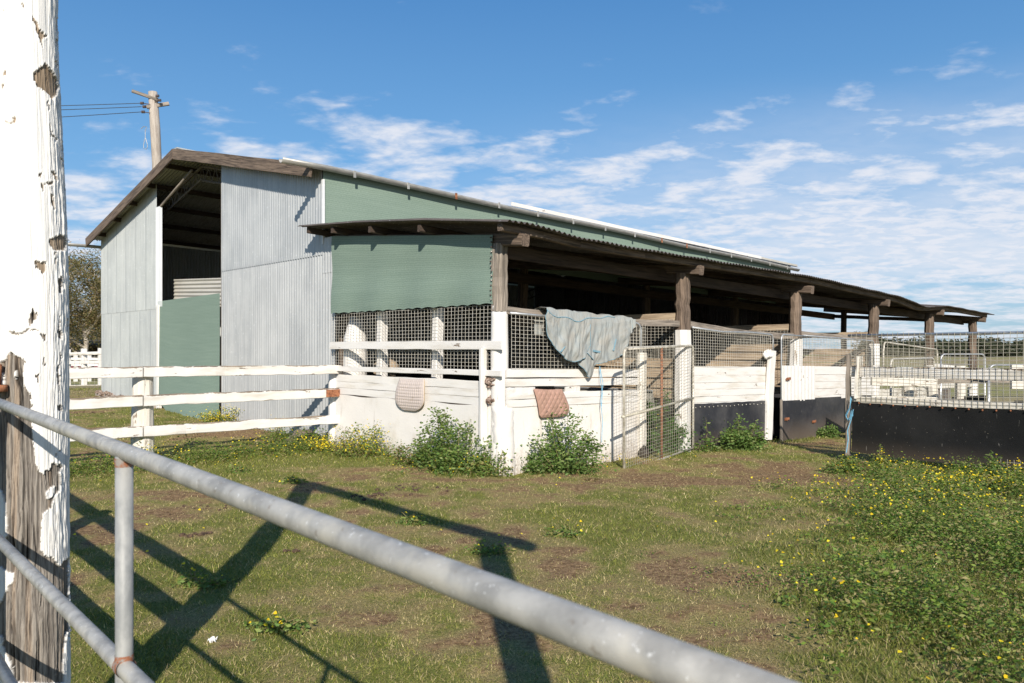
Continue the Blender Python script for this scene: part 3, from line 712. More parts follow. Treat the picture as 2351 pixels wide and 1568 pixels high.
# barn doorway: sheet behind, green curtain below
b = MB()
n = 34
b.grid(lambda u, v: W(.32 + .012 * math.sin(v * 7 * 2 * math.pi), 8.3 + u * 3.5, 2.5 + v * .62 + u * .18), 6, 70, lambda u, v: (v, u * 3, 0)); obj('inner_sheet', b, M['corr_pale'], BARN, sm=True)
cloth_obj('door_curtain', lambda u, v: W(-.03 - .03 * math.sin(u * 9) * (1 - v) - (.18 * (1 - v) ** 3 * math.exp(-((u - .45) / .3) ** 2)), 8.47 + u * 3.42, (.10 + .07 * u + .18 * smooth(u, .72, .95)) * (1 - v) + v * (2.77 - .02 * u) ), 40, 24, lambda u, v: (u * 3.4, v * 2.7, 0), BARN)
# inner hay / partitions in the dark
b = MB(); b.bar(W(6, 5.2, .7), W(6, 15.5, .7), .1, 1.5); obj('partition', b, M['shade_darkwood'], BARN)

# ---- lean-to
ts = [0.0, 4.1, 8.2, 12.3, 16.3, 20.3]
def zl(p): return 3.10 + .10 * p      # underside of the purlins
SAG = lambda t: float(np.interp(t, [0, 1, 2, 4, 6, 8.2, 10, 12.3], [0, -.05, -.045, -.02, .02, .05, .03, 0])) - .004 * math.sin(math.pi * t / 4.1) ** 2 - .13 * math.exp(-((t - 14.6) / 1.2) ** 2)
def timber_post(t, p, z0, z1, w, zw, name='post', m=None):
    o = None; b = MB(); b.bar(W(t, p, zw if zw else z0), W(t, p, z1), w, w * .85, seg=9, wob=.010, ch=.3, up=(PX, PY, 0)); o = obj(name, b, m or M['wood'], BARN)
    if zw: 
        b = MB(); b.bar(W(t, p, z0), W(t, p, zw), w * 1.12, w * .98, seg=9, wob=.008, ch=.3, up=(PX, PY, 0)); obj('painted_base', b, M['postwhite'], o)
    return o
for i, t in enumerate(ts):
    if i == 0: continue
    timber_post(t, 0, -.2, 2.96, .25, [0, 2.02, 2.0, 2.02, 1.55, 1.5][i])
# corner post, bulging white base
cp = MB(); cp.bar(W(0, .12, 2.1), W(0, 0.10, 2.98), .19, .2, seg=8, wob=.008, ch=.25, up=(PX, PY, 0)); cpo = obj('post', cp, M['greywood'], BARN)
cb = MB(); pts = []; rs = []
for k in range(16):
    q = k / 15; z = -.1 + q * 2.27; lo = 0.0; pts.append(W(0.01 + .01 * lo, .12 - .07 * lo, z)); rs.append(.122 - .010 * q + .004 * math.sin(q * 11) + .045 * lo)
cb.tube(pts, rs, 14, wob=.02); pb0 = obj('painted_base', cb, M['postwhite'], cpo, sm=True)
b = MB(); b.bar(W(.05, .06, -.15), W(.03, .08, .86), .29, .27, seg=14, wob=.008, ch=.32, up=(PX, PY, 0)); obj('plinth', b, M['render'], pb0, sm=True)
for z, k in ((1.20, .05), (.93, .06), (1.13, .03)):
    b = MB(); b.blob(W(-.075, .19, z), .07, .05, k, 12, 8, .6); b.blob(W(-.08, .12, z + .02), .05, .04, k * .5, 10, 6, .6); obj('rotten_patch', b, M['ruststain2'], pb0)
for t in (.45, 4.85, 9.3, 13.7): timber_post(t, PW, -.1, 3.45, .23, 0)
timber_post(20.3, 4.0, -.1, 3.4, .2, 0, m=M['shade_darkwood']); timber_post(17.2, PW, -.1, 3.4, .2, 0, m=M['shade_darkwood'])
for t in ts:
    b = MB(); b.bar(W(t, -.36, zl(-.36) - .08), W(t, (PW + .2) if t else 4.0, zl((PW + .2) if t else 4.0) - .08), .14, .155, seg=6, wob=.006); obj('rafter', b, M['wood'], BARN)
for p in (-.27, 1.35, 2.55, 3.6, 4.35):
    b = MB(); w = .07 if p > 0 else .09
    for k in range(5):
        ta = (-.36 if k == 0 else ts[k]) + .003 * k; tb = ts[k + 1] + (.35 if k == 4 else 0)
        b2 = MB(); n = 6
        for j in range(n):
            qa = ta + (tb - ta) * j / n; qb = ta + (tb - ta) * (j + 1) / n
            b.bar(W(qa, p, zl(p) + .05 + SAG(qa)), W(qb, p, zl(p) + .05 + SAG(qb)), w, .10, wob=.002)
    obj('purlin', b, M['wood' if p < 0 else 'shade_darkwood'], BARN)  # inner purlins take the timber with roof shade put into its colour
b = MB(); b.bar(W(.1, 0.30, 2.93), W(20.4, 0.30, 2.93), .06, .18, seg=10, wob=.006); obj('beam', b, M['shade_darkwood'], BARN)
b = MB(); b.bar(W(0, PW - .1, 3.22), W(20.4, PW - .1, 3.22), .06, .2, seg=10, wob=.006); obj('beam', b, M['shade_darkwood'], BARN)
b = MB(); b.bar(W(20.3, 0, 2.93), W(20.3, PW, 3.25), .06, .12, seg=10, wob=.006); obj('beam', b, M['shade_darkwood'], BARN)
def zlean(t, p):
    return zl(p) + .116 + SAG(t) + .09 * math.exp(-((t + .3) / .5) ** 2) * math.exp(-((p - 2.0) / 1.6) ** 2) * .8 + .005 * math.sin(t * 5.1) * max(0, 1 - max(p, 0) / 1.2)
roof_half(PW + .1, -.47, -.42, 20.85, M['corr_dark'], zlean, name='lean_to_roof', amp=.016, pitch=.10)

# green cloth on the front of the lean-to
cl = cloth_obj('front_cloth', lambda u, v: W(-.10 - .02 * math.sin(u * 21 + v * 2) * (1 - v) - .01 * math.sin(v * 9), .13 + u * 3.90, (2.19 + .018 * abs(math.sin(u * 16 * math.pi))) * (1 - v) + v * (3.09 + .10 * 3.9 * u)), 120, 14, lambda u, v: (u * 4, v * 1.0, 0), BARN)
b = MB()
for i in range(14): b.blob(W(-.125, .14 + .01*math.sin(i), 2.25 + i * .062), .012, .012, .012, 6, 4)
obj('nail_row', b, M['ceramic'], cl)['kind'] = 'stuff'

# ------------------------------------------------------------------ wire mesh
def mesh_panel(mb, fn, w, h, du=.075, dv=.05, r=.0024, jit=.004, sag=0.0):
    """fn(u, v) in metres -> point"""
    nu = int(w / du); nv = int(h / dv)
    for i in range(nu + 1):
        u = min(i * du + random.uniform(-jit, jit) * .5, w); k = max(2, int(h / .25)); ph = random.uniform(-jit, jit)
        mb.tube([fn(u + ph * math.sin(3 * j / k), h * j / k) for j in range(k + 1)], r, 4, False)
    for i in range(nv + 1):
        v = min(i * dv, h); k = max(2, int(w / .35))
        mb.tube([fn(w * j / k, v + random.uniform(-jit, jit) * .6 - sag * math.sin(math.pi * j / k)) for j in range(k + 1)], r, 4, False)

# ---- front stall wall (between corner post and barn)
SF = thing('stall_wall', W(-.05, 2, 0), 'white boarded stall front with wire mesh under the square green cloth', 'stall wall')
FO = .06
b = MB(); mesh_panel(b, lambda u, v: W(-FO - .012 - .008 * math.sin(u * 2.1 + v * 3), .18 + u, 1.33 + v), 3.9, .86); obj('wire_mesh', b, M['wire'], SF)
b = MB(); b.bar(W(-FO - .05, -.05, 1.66), W(-FO - .05, 4.05, 1.67), .035, .115, seg=12, wob=.003); obj('rail', b, M['white'], SF)
b = MB(); b.bar(W(-FO - .06, -.05, 1.30), W(-FO - .05, 4.05, 1.29), .04, .075, seg=12, wob=.003); obj('rail', b, M['white'], SF)
for z, hh in ((1.145, .115), (1.035, .10), (.93, .105)):
    b = MB(); b.bar(W(-FO, .12, z - .015), W(-FO, 4.02, z - .005), .03, hh, seg=14, wob=.004); obj('board', b, M['white'], SF)
b = MB(); b.grid(lambda u, v: W(-FO - .03 - .03 * (1 - v) ** 2 + .012 * float(vnoise(u * 9, v * 5, 4)), .1 + u * 4.05, -.15 + v * 1.01 + .01 * math.sin(u * 23) * (v > .9)), 60, 12)
obj('rendered_base', b, M['render'], SF, sm=True)
b = MB(); b.bar(W(0, .1, .84), W(0, 4.1, .84), .14, .05); obj('ledge', b, M['shade_darkwood'], SF)
b = MB(); b.bar(W(-FO - .085, .27, -.1), W(-FO - .085, .27, 1.62), .10, .05, seg=8, wob=.003, up=(PX, PY, 0)); obj('stud', b, M['white'], SF)
for p, w in ((1.526, .13), (2.9, .14)):
    b = MB(); b.bar(W(.10, p, .8), W(.12, p, 2.2), w, w, seg=6, wob=.006, up=(PX, PY, 0)); obj('stud', b, M['postwhite'], SF)
b = MB(); b.tube([W(.2, 3.82, .4), W(.2, 3.8, 1.2), W(.22, 3.82, 1.8), W(.25, 3.84, 2.15)], [.2, .2, .19, .1], 14); obj('stud', b, M['postwhite'], SF, sm=True)
b = MB(); b.blob(W(.5, 3.35, 1.3), .2, .2, .16, 12, 8, .2); obj('feed_sack', b, M['plank'], SF)

# ---- side stall wall, first bay: mesh framed by pipe, boards, render
def boards(parent, t0, t1, z, hh, p=-.04, mat='white', seg=10, th=.03):
    b = MB(); b.bar(W(t0, p, z), W(t1, p, z), th, hh, seg=seg, wob=.003); return obj('board', b, M[mat], parent)
S1 = thing('stall_wall', W(1.5, 0, 0), 'white stall wall right of the corner post with mesh above and a rug over its top rail', 'stall wall')
b = MB(); mesh_panel(b, lambda u, v: W(.04 + u, -.06 - .012 * math.sin(u * 1.9 + 1), 1.36 + v), 2.94, .70); obj('wire_mesh', b, M['wire'], S1)
def arc(c, a0, a1, r, f, n=6): return [f(c[0] + r * math.cos(a0 + (a1 - a0) * i / n), c[1] + r * math.sin(a0 + (a1 - a0) * i / n)) for i in range(n + 1)]
fS = lambda t, z: W(t, -.07, z)
b = MB(); b.tube([fS(.02, 2.075)] + [fS(.14 + 2.7 * k / 6, 2.075 - .004 * k) for k in range(1, 6)] + arc((2.72, 1.95), math.pi / 2, 0, .12, fS) + [fS(2.84, 1.35)], .017, 8); obj('pipe_frame', b, M['galv'], S1, sm=True)
b = MB(); b.bar(W(.0, .04, 2.12), W(4.0, .0, 2.12), .05, .10, seg=12, wob=.004, sag=.04); obj('top_rail', b, M['greywood'], S1)
boards(S1, -.02, 2.95, 1.30, .115); boards(S1, -.02, 2.95, 1.175, .105); boards(S1, -.02, .5, 1.06, .105); boards(S1, 1.12, 1.42, 1.06, .105, -.038)
boards(S1, -.02, 2.95, 1.00, .085, -.042); boards(S1, -.02, 2.95, .905, .095)
b = MB(); b.grid(lambda u, v: W(-.04 + u * 2.99, -.05 - .03 * (1 - v) ** 2 + .014 * float(vnoise(u * 7, v * 5, 8)), -.2 + v * 1.08), 50, 12); obj('rendered_base', b, M['render'], S1, sm=True)
b = MB(); b.bar(W(2.86, -.05, -.1), W(2.9, -.05, 1.62), .17, .14, seg=8, wob=.012, up=(PX, PY, 0), ch=.3); obj('end_post', b, M['rough'], S1)
b = MB(); b.tube([W(2.86, -.05, 1.5), W(2.84, -.05, 2.0)], .02, 8); obj('pipe', b, M['paintpipe'], S1)

# ---- partitions across the lean-to at each post: planks, mesh, top plank (sunlit inside)
def partition(t, label, nk=4, zt=1.45):
    o = thing('stall_partition', W(t, 2.2, 0), label, 'partition', 'stall partitions under the lean-to')
    b = MB(); b.bar(W(t - .06, .1, 2.24), W(t - .06, PW - .1, 2.24), .035, .13, seg=10, wob=.004); obj('top_plank', b, M['plank'], o)
    b = MB(); mesh_panel(b, lambda u, v: W(t - .09, .12 + u, zt + v), 4.1, 2.2 - zt); obj('wire_mesh', b, M['wire'], o)
    for k in range(nk):
        b = MB(); b.bar(W(t - .03, .1, zt - .08 - k * .175), W(t - .03, PW - .1, zt - .08 - k * .175), .03, .15, seg=10, wob=.004); obj('plank', b, M['plank'], o)
    b = MB(); b.grid(lambda u, v: W(t - .05 - .02 * math.sin(u * 5), .1 + u * 4.2, -.15 + v * .95), 20, 4); obj('skirt', b, M['rubber2'], o)
    return o
partition(4.1, 'brown plank and mesh partition in the lean-to level with the second post', 4, 1.55)
partition(8.2, 'brown plank and mesh partition in the lean-to level with the third post', 6, 1.9)
partition(12.3, 'plank and mesh partition in the lean-to level with the fourth post, sky behind its top', 6, 1.9)
# manger / inner trough wall near doorway
b = MB(); b.grid(lambda u, v: W(3.9 - .15 * v, .35 + u * 2.2, .25 + v * .75), 8, 4); 
o = thing('water_trough', W(3.8, 1.2, 0), 'grey metal sheet trough seen through the stall doorway', 'trough'); obj('basin', b, M['corr_pale'], o)
b = MB(); b.tube([W(3.74, .35, 1.0), W(3.74, 2.55, 1.0)], .02, 6); obj('rim', b, M['galv'], o)

# ---- second bay (between second and third posts)
S2 = thing('stall_wall', W(5.6, 0, 0), 'stall wall between second and third posts, white boards over grey rubber', 'stall wall')
fS2 = lambda t, z: W(t, -.09, z)
b = MB(); mesh_panel(b, lambda u, v: W(4.28 + u, -.09 - .01 * math.sin(u * 2), 1.42 + v), 2.78, .64); obj('wire_mesh', b, M['wire'], S2)
b = MB(); b.tube([fS2(4.25, 2.07), fS2(5.2, 2.03), fS2(6.2, 2.06), fS2(6.9, 2.05)] + arc((6.95, 1.93), math.pi / 2, 0, .12, fS2) + [fS2(7.08, 1.72)], .018, 8); obj('pipe_frame', b, M['galv'], S2, sm=True)
b = MB(); b.bar(W(4.2, .0, 2.13), W(8.1, .0, 2.06), .05, .12, seg=12, wob=.004, sag=.05); obj('top_rail', b, M['greywood'], S2)
for z, hh in ((1.35, .155), (1.205, .128), (1.082, .113), (.965, .115), (.853, .10), (.775, .05)):
    boards(S2, 4.25, 6.98, z, hh, -.07)
b = MB(); b.grid(lambda u, v: W(4.25 + u * 2.8, -.10 - .02 * math.sin(u * 8) * (1 - v), .12 + v * .67 + .003 * math.sin(u * 40) * (v > .9) - .1 * (1 - v) * (1 - u)), 40, 8, lambda u, v: (u * 2.8, v, 0)); sk = obj('rubber_skirt', b, M['rubber2'], S2, sm=True)
b = MB()
for i in range(20): b.blob(W(4.3 + i * .14, -.125, .735 + random.uniform(-.01, .01)), .009, .009, .009, 6, 4)
for i in range(5): b.blob(W(6.95, -.125, .15 + i * .14), .013, .013, .013, 6, 4)
obj('bolt', b, M['paintpipe'], sk)
b = MB(); b.bar(W(6.80, -.12, .05), W(6.92, -.14, 1.74), .22, .07, seg=8, wob=.008, up=(PX, PY, 0)); obj('end_post', b, M['postwhite'], S2)
b = MB(); b.blob(W(6.75, -.16, 1.68), .1, .06, .07, 10, 7, .5); b.blob(W(6.66, -.16, 1.64), .05, .05, .06, 8, 6, .4); 
tag(obj('cloth_wad', b, M['postwhite'], None, base=W(6.75, -.16, 1.6)), 'crumpled cream cloth wad stuck in the mesh beside the white end post', 'cloth')

# ---- door and third bay panel
S3 = thing('stall_door', W(8, -.1, 0), 'stall door with pale sheet above black rubber beside the dark gap', 'door')
fS3 = lambda t, z: W(t, -.17, z)
b = MB(); b.tube([fS3(7.25, .1), fS3(7.25, 1.3), fS3(7.25, 1.94)] + arc((7.35, 1.96), math.pi, math.pi / 2, .1, fS3) + [fS3(8.3, 2.06)], .018, 8); obj('pipe_frame', b, M['galv'], S3, sm=True)
b = MB(); mesh_panel(b, lambda u, v: W(7.27 + u, -.17, 1.45 + v), 1.35, .6); obj('wire_mesh', b, M['wire'], S3)
b = MB(); b.grid(lambda u, v: W(7.24 + u * 1.45, -.19 - .006 * math.sin(u * 60), .76 + v * .70), 60, 2); obj('white_sheet', b, M['postwhite'], S3, sm=True)
b = MB(); b.grid(lambda u, v: W(7.24 + u * 1.45, -.20 - .01 * math.sin(u * 8), -.0 + v * .78), 20, 4); sk3 = obj('rubber_skirt', b, M['rubber2'], S3, sm=True)
b = MB(); b.bar(W(7.23, -.18, -.02), W(7.23, -.18, .8), .05, .04, up=(PX, PY, 0)); obj('edge_batten', b, M['greywood'], S3)
for z, t in ((1.20, 7.42), (.42, 7.36), (.32, 8.55)):
    b = MB(); b.bar(W(t - .06, -.225, z), W(t + .1, -.225, z + .01), .02, .05, seg=3, wob=.004); b.blob(W(t, -.23, z), .02, .03, .03, 6, 5); obj('latch', b, M['rust'], S3)
S4 = thing('stall_wall', W(10.5, 0, 0), 'stall wall right of the third post, white boards over faded black rubber', 'stall wall')
b = MB(); mesh_panel(b, lambda u, v: W(8.75 + u, -.10, 1.45 + v), 3.3, .62); obj('wire_mesh', b, M['wire'], S4)
fS4 = lambda t, z: W(t, -.10, z)
b = MB(); b.tube([fS4(8.35, 2.08), fS4(10, 2.08), fS4(11.9, 2.08)] + arc((11.95, 1.98), math.pi / 2, 0, .1, fS4) + [fS4(12.06, 1.5)], .018, 8); obj('pipe_frame', b, M['galv'], S4, sm=True)
for z, hh in ((1.37, .175), (1.205, .15), (1.055, .145), (.912, .135), (.80, .083)): boards(S4, 8.72, 12.1, z, hh, -.09)
b = MB(); b.grid(lambda u, v: W(8.70 + u * 3.4, -.11 - .01 * math.sin(u * 8), .0 + v * .80), 20, 4); obj('rubber_skirt', b, M['rubber2'], S4, sm=True)
b = MB(); b.bar(W(8.3, -.02, 2.12), W(12.2, -.02, 2.12), .05, .1, seg=8, wob=.004); obj('top_rail', b, M['greywood'], S4)

# ---- fourth and fifth bays: pipe framed mesh and low white panels
S5 = thing('mesh_fence', W(14.2, 0, 0), 'pipe framed mesh fence over white sheeting behind the fourth post', 'fence')
f5 = lambda t, z: W(t, -.12, z)
b = MB(); b.tube([f5(12.6, 1.0), f5(12.6, 1.85)] + arc((12.75, 1.95), math.pi, math.pi / 2, .12, f5) + [f5(16.4, 1.98)] + arc((16.45, 1.86), math.pi / 2, 0, .12, f5) + [f5(16.57, 1.0)], .022, 8); obj('pipe_frame', b, M['paintpipe'], S5, sm=True)
b = MB(); mesh_panel(b, lambda u, v: W(12.6 + u, -.12, 1.1 + v), 3.9, .85, .1, .07, .003); obj('wire_mesh', b, M['rustwire'], S5)
for z, hh in ((1.28, .16), (1.10, .15)): boards(S5, 12.4, 16.2, z, hh, -.1, 'rough')
b = MB(); b.bar(W(12.4, -.1, .45), W(16.2, -.1, .5), .03, .95, seg=8, wob=.004); obj('white_sheet', b, M['rough'], S5)
S6 = thing('low_fence', W(18.2, 0, 0), 'low fence of brown iron and black rubber under a white rail at the far end', 'fence')
b = MB(); b.bar(W(16.35, 0, 1.52), W(20.3, 0, 1.40), .06, .17, seg=6, wob=.005); obj('rail', b, M['postwhite'], S6)
b = MB(); b.bar(W(16.4, -.02, .96), W(20.2, -.02, .96), .04, .13, seg=6, wob=.005); obj('rail', b, M['rough'], S6)
mb = MB(); corr_panel(mb, lambda u: tuple(W(16.5 + u, 0.02, 0))[:2], 1.7, -.5, lambda u: .5, (PX, PY)); obj('iron_sheet', mb, M['corr_dark'], S6, sm=True)
b = MB(); b.bar(W(18.3, 0, .22), W(20.3, 0, .22), .03, .8, seg=4); obj('rubber_sheet', b, M['rubber'], S6)

# ------------------------------------------------------------------ open mesh gate of the first stall
G0 = Vector((3.01, 12.93, 0)); G1 = Vector((1.555, 10.80, 0))
gd = (G1 - G0); GW = gd.length; gd.normalize()
def GP(u, z): 
    q = G0 + gd * u; zz = (z + .0) - .05 * (u / GW) * 1.0
    return Vector((q.x, q.y, zz + (.0 if z > .5 else 0)))
SG = thing('mesh_gate', (G0.x, G0.y, 0), 'open pipe framed mesh gate with rusty centre bar swung out from the stall doorway', 'gate')
gt, gb = 1.67, -.03
b = MB(); b.tube([GP(0, gb), GP(GW, gb - .03)] , .019, 8); b.tube([GP(.0, gb), GP(0, gt - .08)] + arc((.1, gt - .1), math.pi, math.pi / 2, .1, GP) + [GP(GW - .1, gt)] + arc((GW - .1, gt - .1), math.pi / 2, 0, .1, GP) + [GP(GW, gt - .15), GP(GW, gb - .08)], .021, 8)
obj('pipe_frame', b, M['paintpipe'], SG, sm=True)
b = MB(); b.tube([GP(-.02, .80), GP(GW + .05, .72)], .02, 8); obj('mid_rail', b, M['rustwire'], SG, sm=True)
b = MB(); b.tube([GP(GW * .50, gb), GP(GW * .50, gt)], .019, 8); obj('centre_bar', b, M['rust'], SG, sm=True)
b = MB(); mesh_panel(b, lambda u, v: GP(u + .01, gb + v) + Vector((.018, -.01, 0)), GW - .02, gt - gb, r=.0022); obj('wire_mesh', b, M['rustwire'], SG)

# ------------------------------------------------------------------ rubber clad yard gate on the right
g0t, g0p = 5.13, -2.28
YG = thing('yard_gate', W(g0t, -5, 0), 'black rubber clad yard gate with square wire mesh above, at the right edge', 'gate')
def YP(s, z): return Vector((5.26 + .665 * s, 12.12 - .747 * s, z))
b = MB(); b.grid(lambda u, v: YP(u * 6 + .02, .02 + v * .78 + .03 * u * 0 - .03 * math.sin(u * 9) * (1 - v)) + Vector((.0, -.03 - .02 * math.sin(v * 3 + u * 11), 0)), 60, 10, lambda u, v: (u * 6, v, 0)); rb = obj('rubber_sheet', b, M['rubber'], YG, sm=True)
for i in range(16):
    b = MB(); b.blob(YP(.12 + i * .17, .775 + random.uniform(-.006, .006)) + Vector((0, -.065, 0)), .013, .012, .013, 7, 5); obj('bolt', b, M['rust'], rb)
b = MB(); b.bar(YP(0, .83), YP(6, .85), .035, .10, seg=24, wob=.004); obj('rail', b, M['rough'], YG)
b = MB(); b.bar(YP(.02, 1.265) + Vector((0, .02, 0)), YP(6, 1.255) + Vector((0, .02, 0)), .035, .165, seg=16, wob=.003); obj('rail', b, M['rail'], YG)
b = MB(); b.tube([YP(-.02, 1.82), YP(6, 1.85)], .02, 8); obj('top_pipe', b, M['galv'], YG, sm=True)
b = MB(); b.bar(YP(-.03, -.05), YP(-.01, 1.53), .07, .06, seg=8, wob=.008, up=(.66, -.75, 0)); obj('end_post', b, M['greywood'], YG)
b = MB(); b.bar(YP(.12, .85), YP(.16, 1.5), .16, .03, seg=4, wob=.01, up=(.66, -.75, 0)); obj('broken_board', b, M['rough'], YG)
b = MB(); mesh_panel(b, lambda u, v: YP(u + .03, .80 + v + .01 * math.sin(u * 3)) + Vector((-.012, -.035 - .015 * math.sin(u * 2.3) * math.sin(v * 3), 0)), 5.9, 1.05, .077, .0505, .0036, .006); obj('wire_mesh', b, M['rustwire'], YG)
b = MB(); mesh_panel(b, lambda u, v: YP(u + .5, -.02 + v) + Vector((-.03, .02, 0)), 5.3, .14, .077, .05, .0028, .006); obj('wire_mesh', b, M['rustwire'], YG)
b = MB(); tw = [YP(.03, .85), YP(.0, .70), YP(-.06, .58), YP(-.02, .5), YP(.05, .58), YP(.06, .68), YP(.02, .5), YP(-.03, .35), YP(-.02, .2), YP(-.05, -.0)]
b.tube([p + Vector((-.03, -.07, 0)) for p in tw], .007, 5); b.tube([p + Vector((-.05 + .02 * math.sin(i), -.09, .02 * math.cos(i * 2))) for i, p in enumerate(tw[:7])], .006, 5)
tag(obj('baling_twine', b, M['twine'], None, base=YP(0, .4)), 'blue baling twine hanging at the left end of the black rubber gate', 'twine')
b = MB(); b.tube([W(1.80, -.10, 1.40), W(1.84, -.13, 1.15), W(1.80, -.12, .9), W(1.83, -.13, .6), W(1.82, -.12, .3)], .0045, 5); b.tube([W(1.80, -.10, 1.40), W(1.78, -.13, 1.2), W(1.84, -.12, 1.0), W(1.80, -.13, .8)], .004, 5)
tag(obj('baling_twine', b, M['twine'], None, base=W(1.8, -.1, .8)), 'pale blue twine hanging down the white wall below the horse rug', 'twine')

# ------------------------------------------------------------------ pipe gates and fences beyond the yard gate
def pipe_gate(x, y, dx, dy, w, h, label, mat, fill='mesh', group='pipe framed gates in the far yards'):
    z0 = gzf(x, y); d = Vector((dx, dy, 0)).normalized(); o = thing('pipe_gate', (x, y, z0), label, 'gate', group)
    P = lambda u, z: Vector((x, y, z0)) + d * u + Vector((0, 0, z))
    b = MB(); b.tube([P(0, .1), P(0, h - .12)] + arc((.14, h - .14), math.pi, math.pi / 2, .14, P) + [P(w - .14, h)] + arc((w - .14, h - .14), math.pi / 2, 0, .14, P) + [P(w, .1), P(0, .1)], .022, 7); obj('pipe_frame', b, mat, o, sm=True)
    b = MB(); mesh_panel(b, lambda u, v: P(u, .1 + v), w, h - .1, .15, .12, .004); obj('wire_mesh', b, mat, o)
    return o
def pt(px, Y): return ray(px) * Y, Y
x, y = pt(2045, 15.5); pipe_gate(x, y, LX, LY, 2.6, 1.62, 'pipe gate with rusty end stile seen through the right hand mesh', M['paintpipe'])
x, y = pt(2270, 15.0); pipe_gate(x, y, .9, .1, 3.0, 1.55, 'grey pipe gate at the far right behind the mesh', M['galv'])
x, y = pt(2160, 19.0); pipe_gate(x, y, .95, .3, 1.4, 1.8, 'narrow pipe gate standing near the fifth post', M['galv'])
o = thing('yard_fence', (8.2, 17.5, gzf(8.2, 17.5)), 'broken white board fence with brown iron infill beyond the right hand gate', 'fence')
for px, Y in ((2085, 15.8), (2140, 16.2), (2205, 17)):
    x, y = pt(px, Y); b = MB(); b.bar((x, y, -.4), (x, y, 1.25), .2, .2, seg=5, wob=.01, ch=.3); obj('post', b, M['rough'], o)
x0, y0 = pt(2000, 14.8); x1, y1 = pt(2150, 15.2)
b = MB(); b.bar((x0, y0, .42), (x1, y1, .36), .04, .62, seg=6, wob=.006); obj('panel', b, M['rough'], o)
b = MB(); b.bar((x0, y0, 1.02), (x1, y1, .98), .04, .2, seg=6, wob=.006); obj('rail', b, M['rough'], o)
x2, y2 = pt(2360, 16.2); b = MB(); b.bar((x1, y1, 1.0), (x2, y2, .98), .04, .12, seg=6, wob=.006); obj('rail', b, M['greywood'], o)
x2, y2 = pt(2215, 15.6); mb = MB(); corr_panel(mb, lambda u: (x1 + (x2-x1)*u/1.0, y1 + (y2-y1)*u/1.0), 1.0, -.4, lambda u: .62, (0, -1), .08); obj('iron_sheet', mb, M['corr_dark'], o, sm=True)
x3, y3 = pt(2262, 15.8); b = MB(); b.bar((x2, y2, .2), (x3, y3, .2), .03, .95, seg=3); obj('rubber_sheet', b, M['rubber'], o)
o = thing('yard_fence', (10.3, 15.6, gzf(10.3, 15.6)), 'flaking white board with black rubber below at the far right edge', 'fence')
x0, y0 = pt(2330, 14.5); b = MB(); b.bar((x0, y0, .1), (x0 + 3, y0 + .3, .1), .04, 1.1, seg=3); obj('rubber_sheet', b, M['rubber'], o)
b = MB(); b.bar((x0 - .1, y0 - .05, 1.1), (x0 + 3, y0 + .3, 1.1), .05, .45, seg=12, wob=.012); obj('board', b, M['rough'], o)

# ------------------------------------------------------------------ rail fence on the left
A = W(-.04, 4.03, 0)
def FP(s, z, off=0): return Vector((A.x - LX * s - PX * off, A.y - LY * s - PY * off, z))
FE = thing('rail_fence', FP(3, 0), 'flaking white three rail timber fence running to the barn corner', 'fence')
def fpost(s, w, h, m='rough'):
    b = MB(); z0 = gzf(FP(s, 0).x, FP(s, 0).y); b.tube([FP(s, z0 - .2), FP(s, z0 + .4), FP(s, z0 + .9), FP(s, h)], [w * 1.05, w, w * .98, w * .93], 12, wob=.06); return obj('post', b, M[m], FE)
fpost(3.05, .145, 1.37); fpost(5.9, .14, 1.4); fpost(.02, .09, 1.33, 'postwhite')
for za, zb, h in ((1.275, 1.30, .145), (.895, .90, .15), (.46, .50, .14)):
    b = MB(); b.bar(FP(-.02, za, .16), FP(3.1, (za + zb) / 2 + .01, .17), .06, h, seg=22, wob=.005); b.bar(FP(3.12, (za + zb) / 2 + .01, .17), FP(5.9, zb, .17), .06, h, seg=22, wob=.005); obj('rail', b, M['rail'], FE)
b = MB(); b.bar(FP(.02, .895, .20), FP(.28, .895, .20), .02, .12); obj('rusty_plate', b, M['rust'], FE)
# yard fence from its corner back to the gateway (mostly out of the picture, its shadow is not)
F2 = thing('rail_fence', (-3.8, 5.0, 0), 'three rail timber fence beside the gateway casting shadows on the grass', 'fence')
q0 = Vector((-1.80, 2.90, 0)); q1 = Vector(FP(5.85, 0)); 
for z in (1.33, .95, .58):
    b = MB(); b.bar(q0 + Vector((0, 0, z)), Vector((q1.x, q1.y, z)), .06, .14, seg=20, wob=.004); obj('rail', b, M['rail'], F2)
for f in (.38, .70):
    q = q0.lerp(q1, f); b = MB(); b.tube([(q.x, q.y, -.1), (q.x, q.y, 1.4)], .1, 10); obj('post', b, M['rough'], F2)

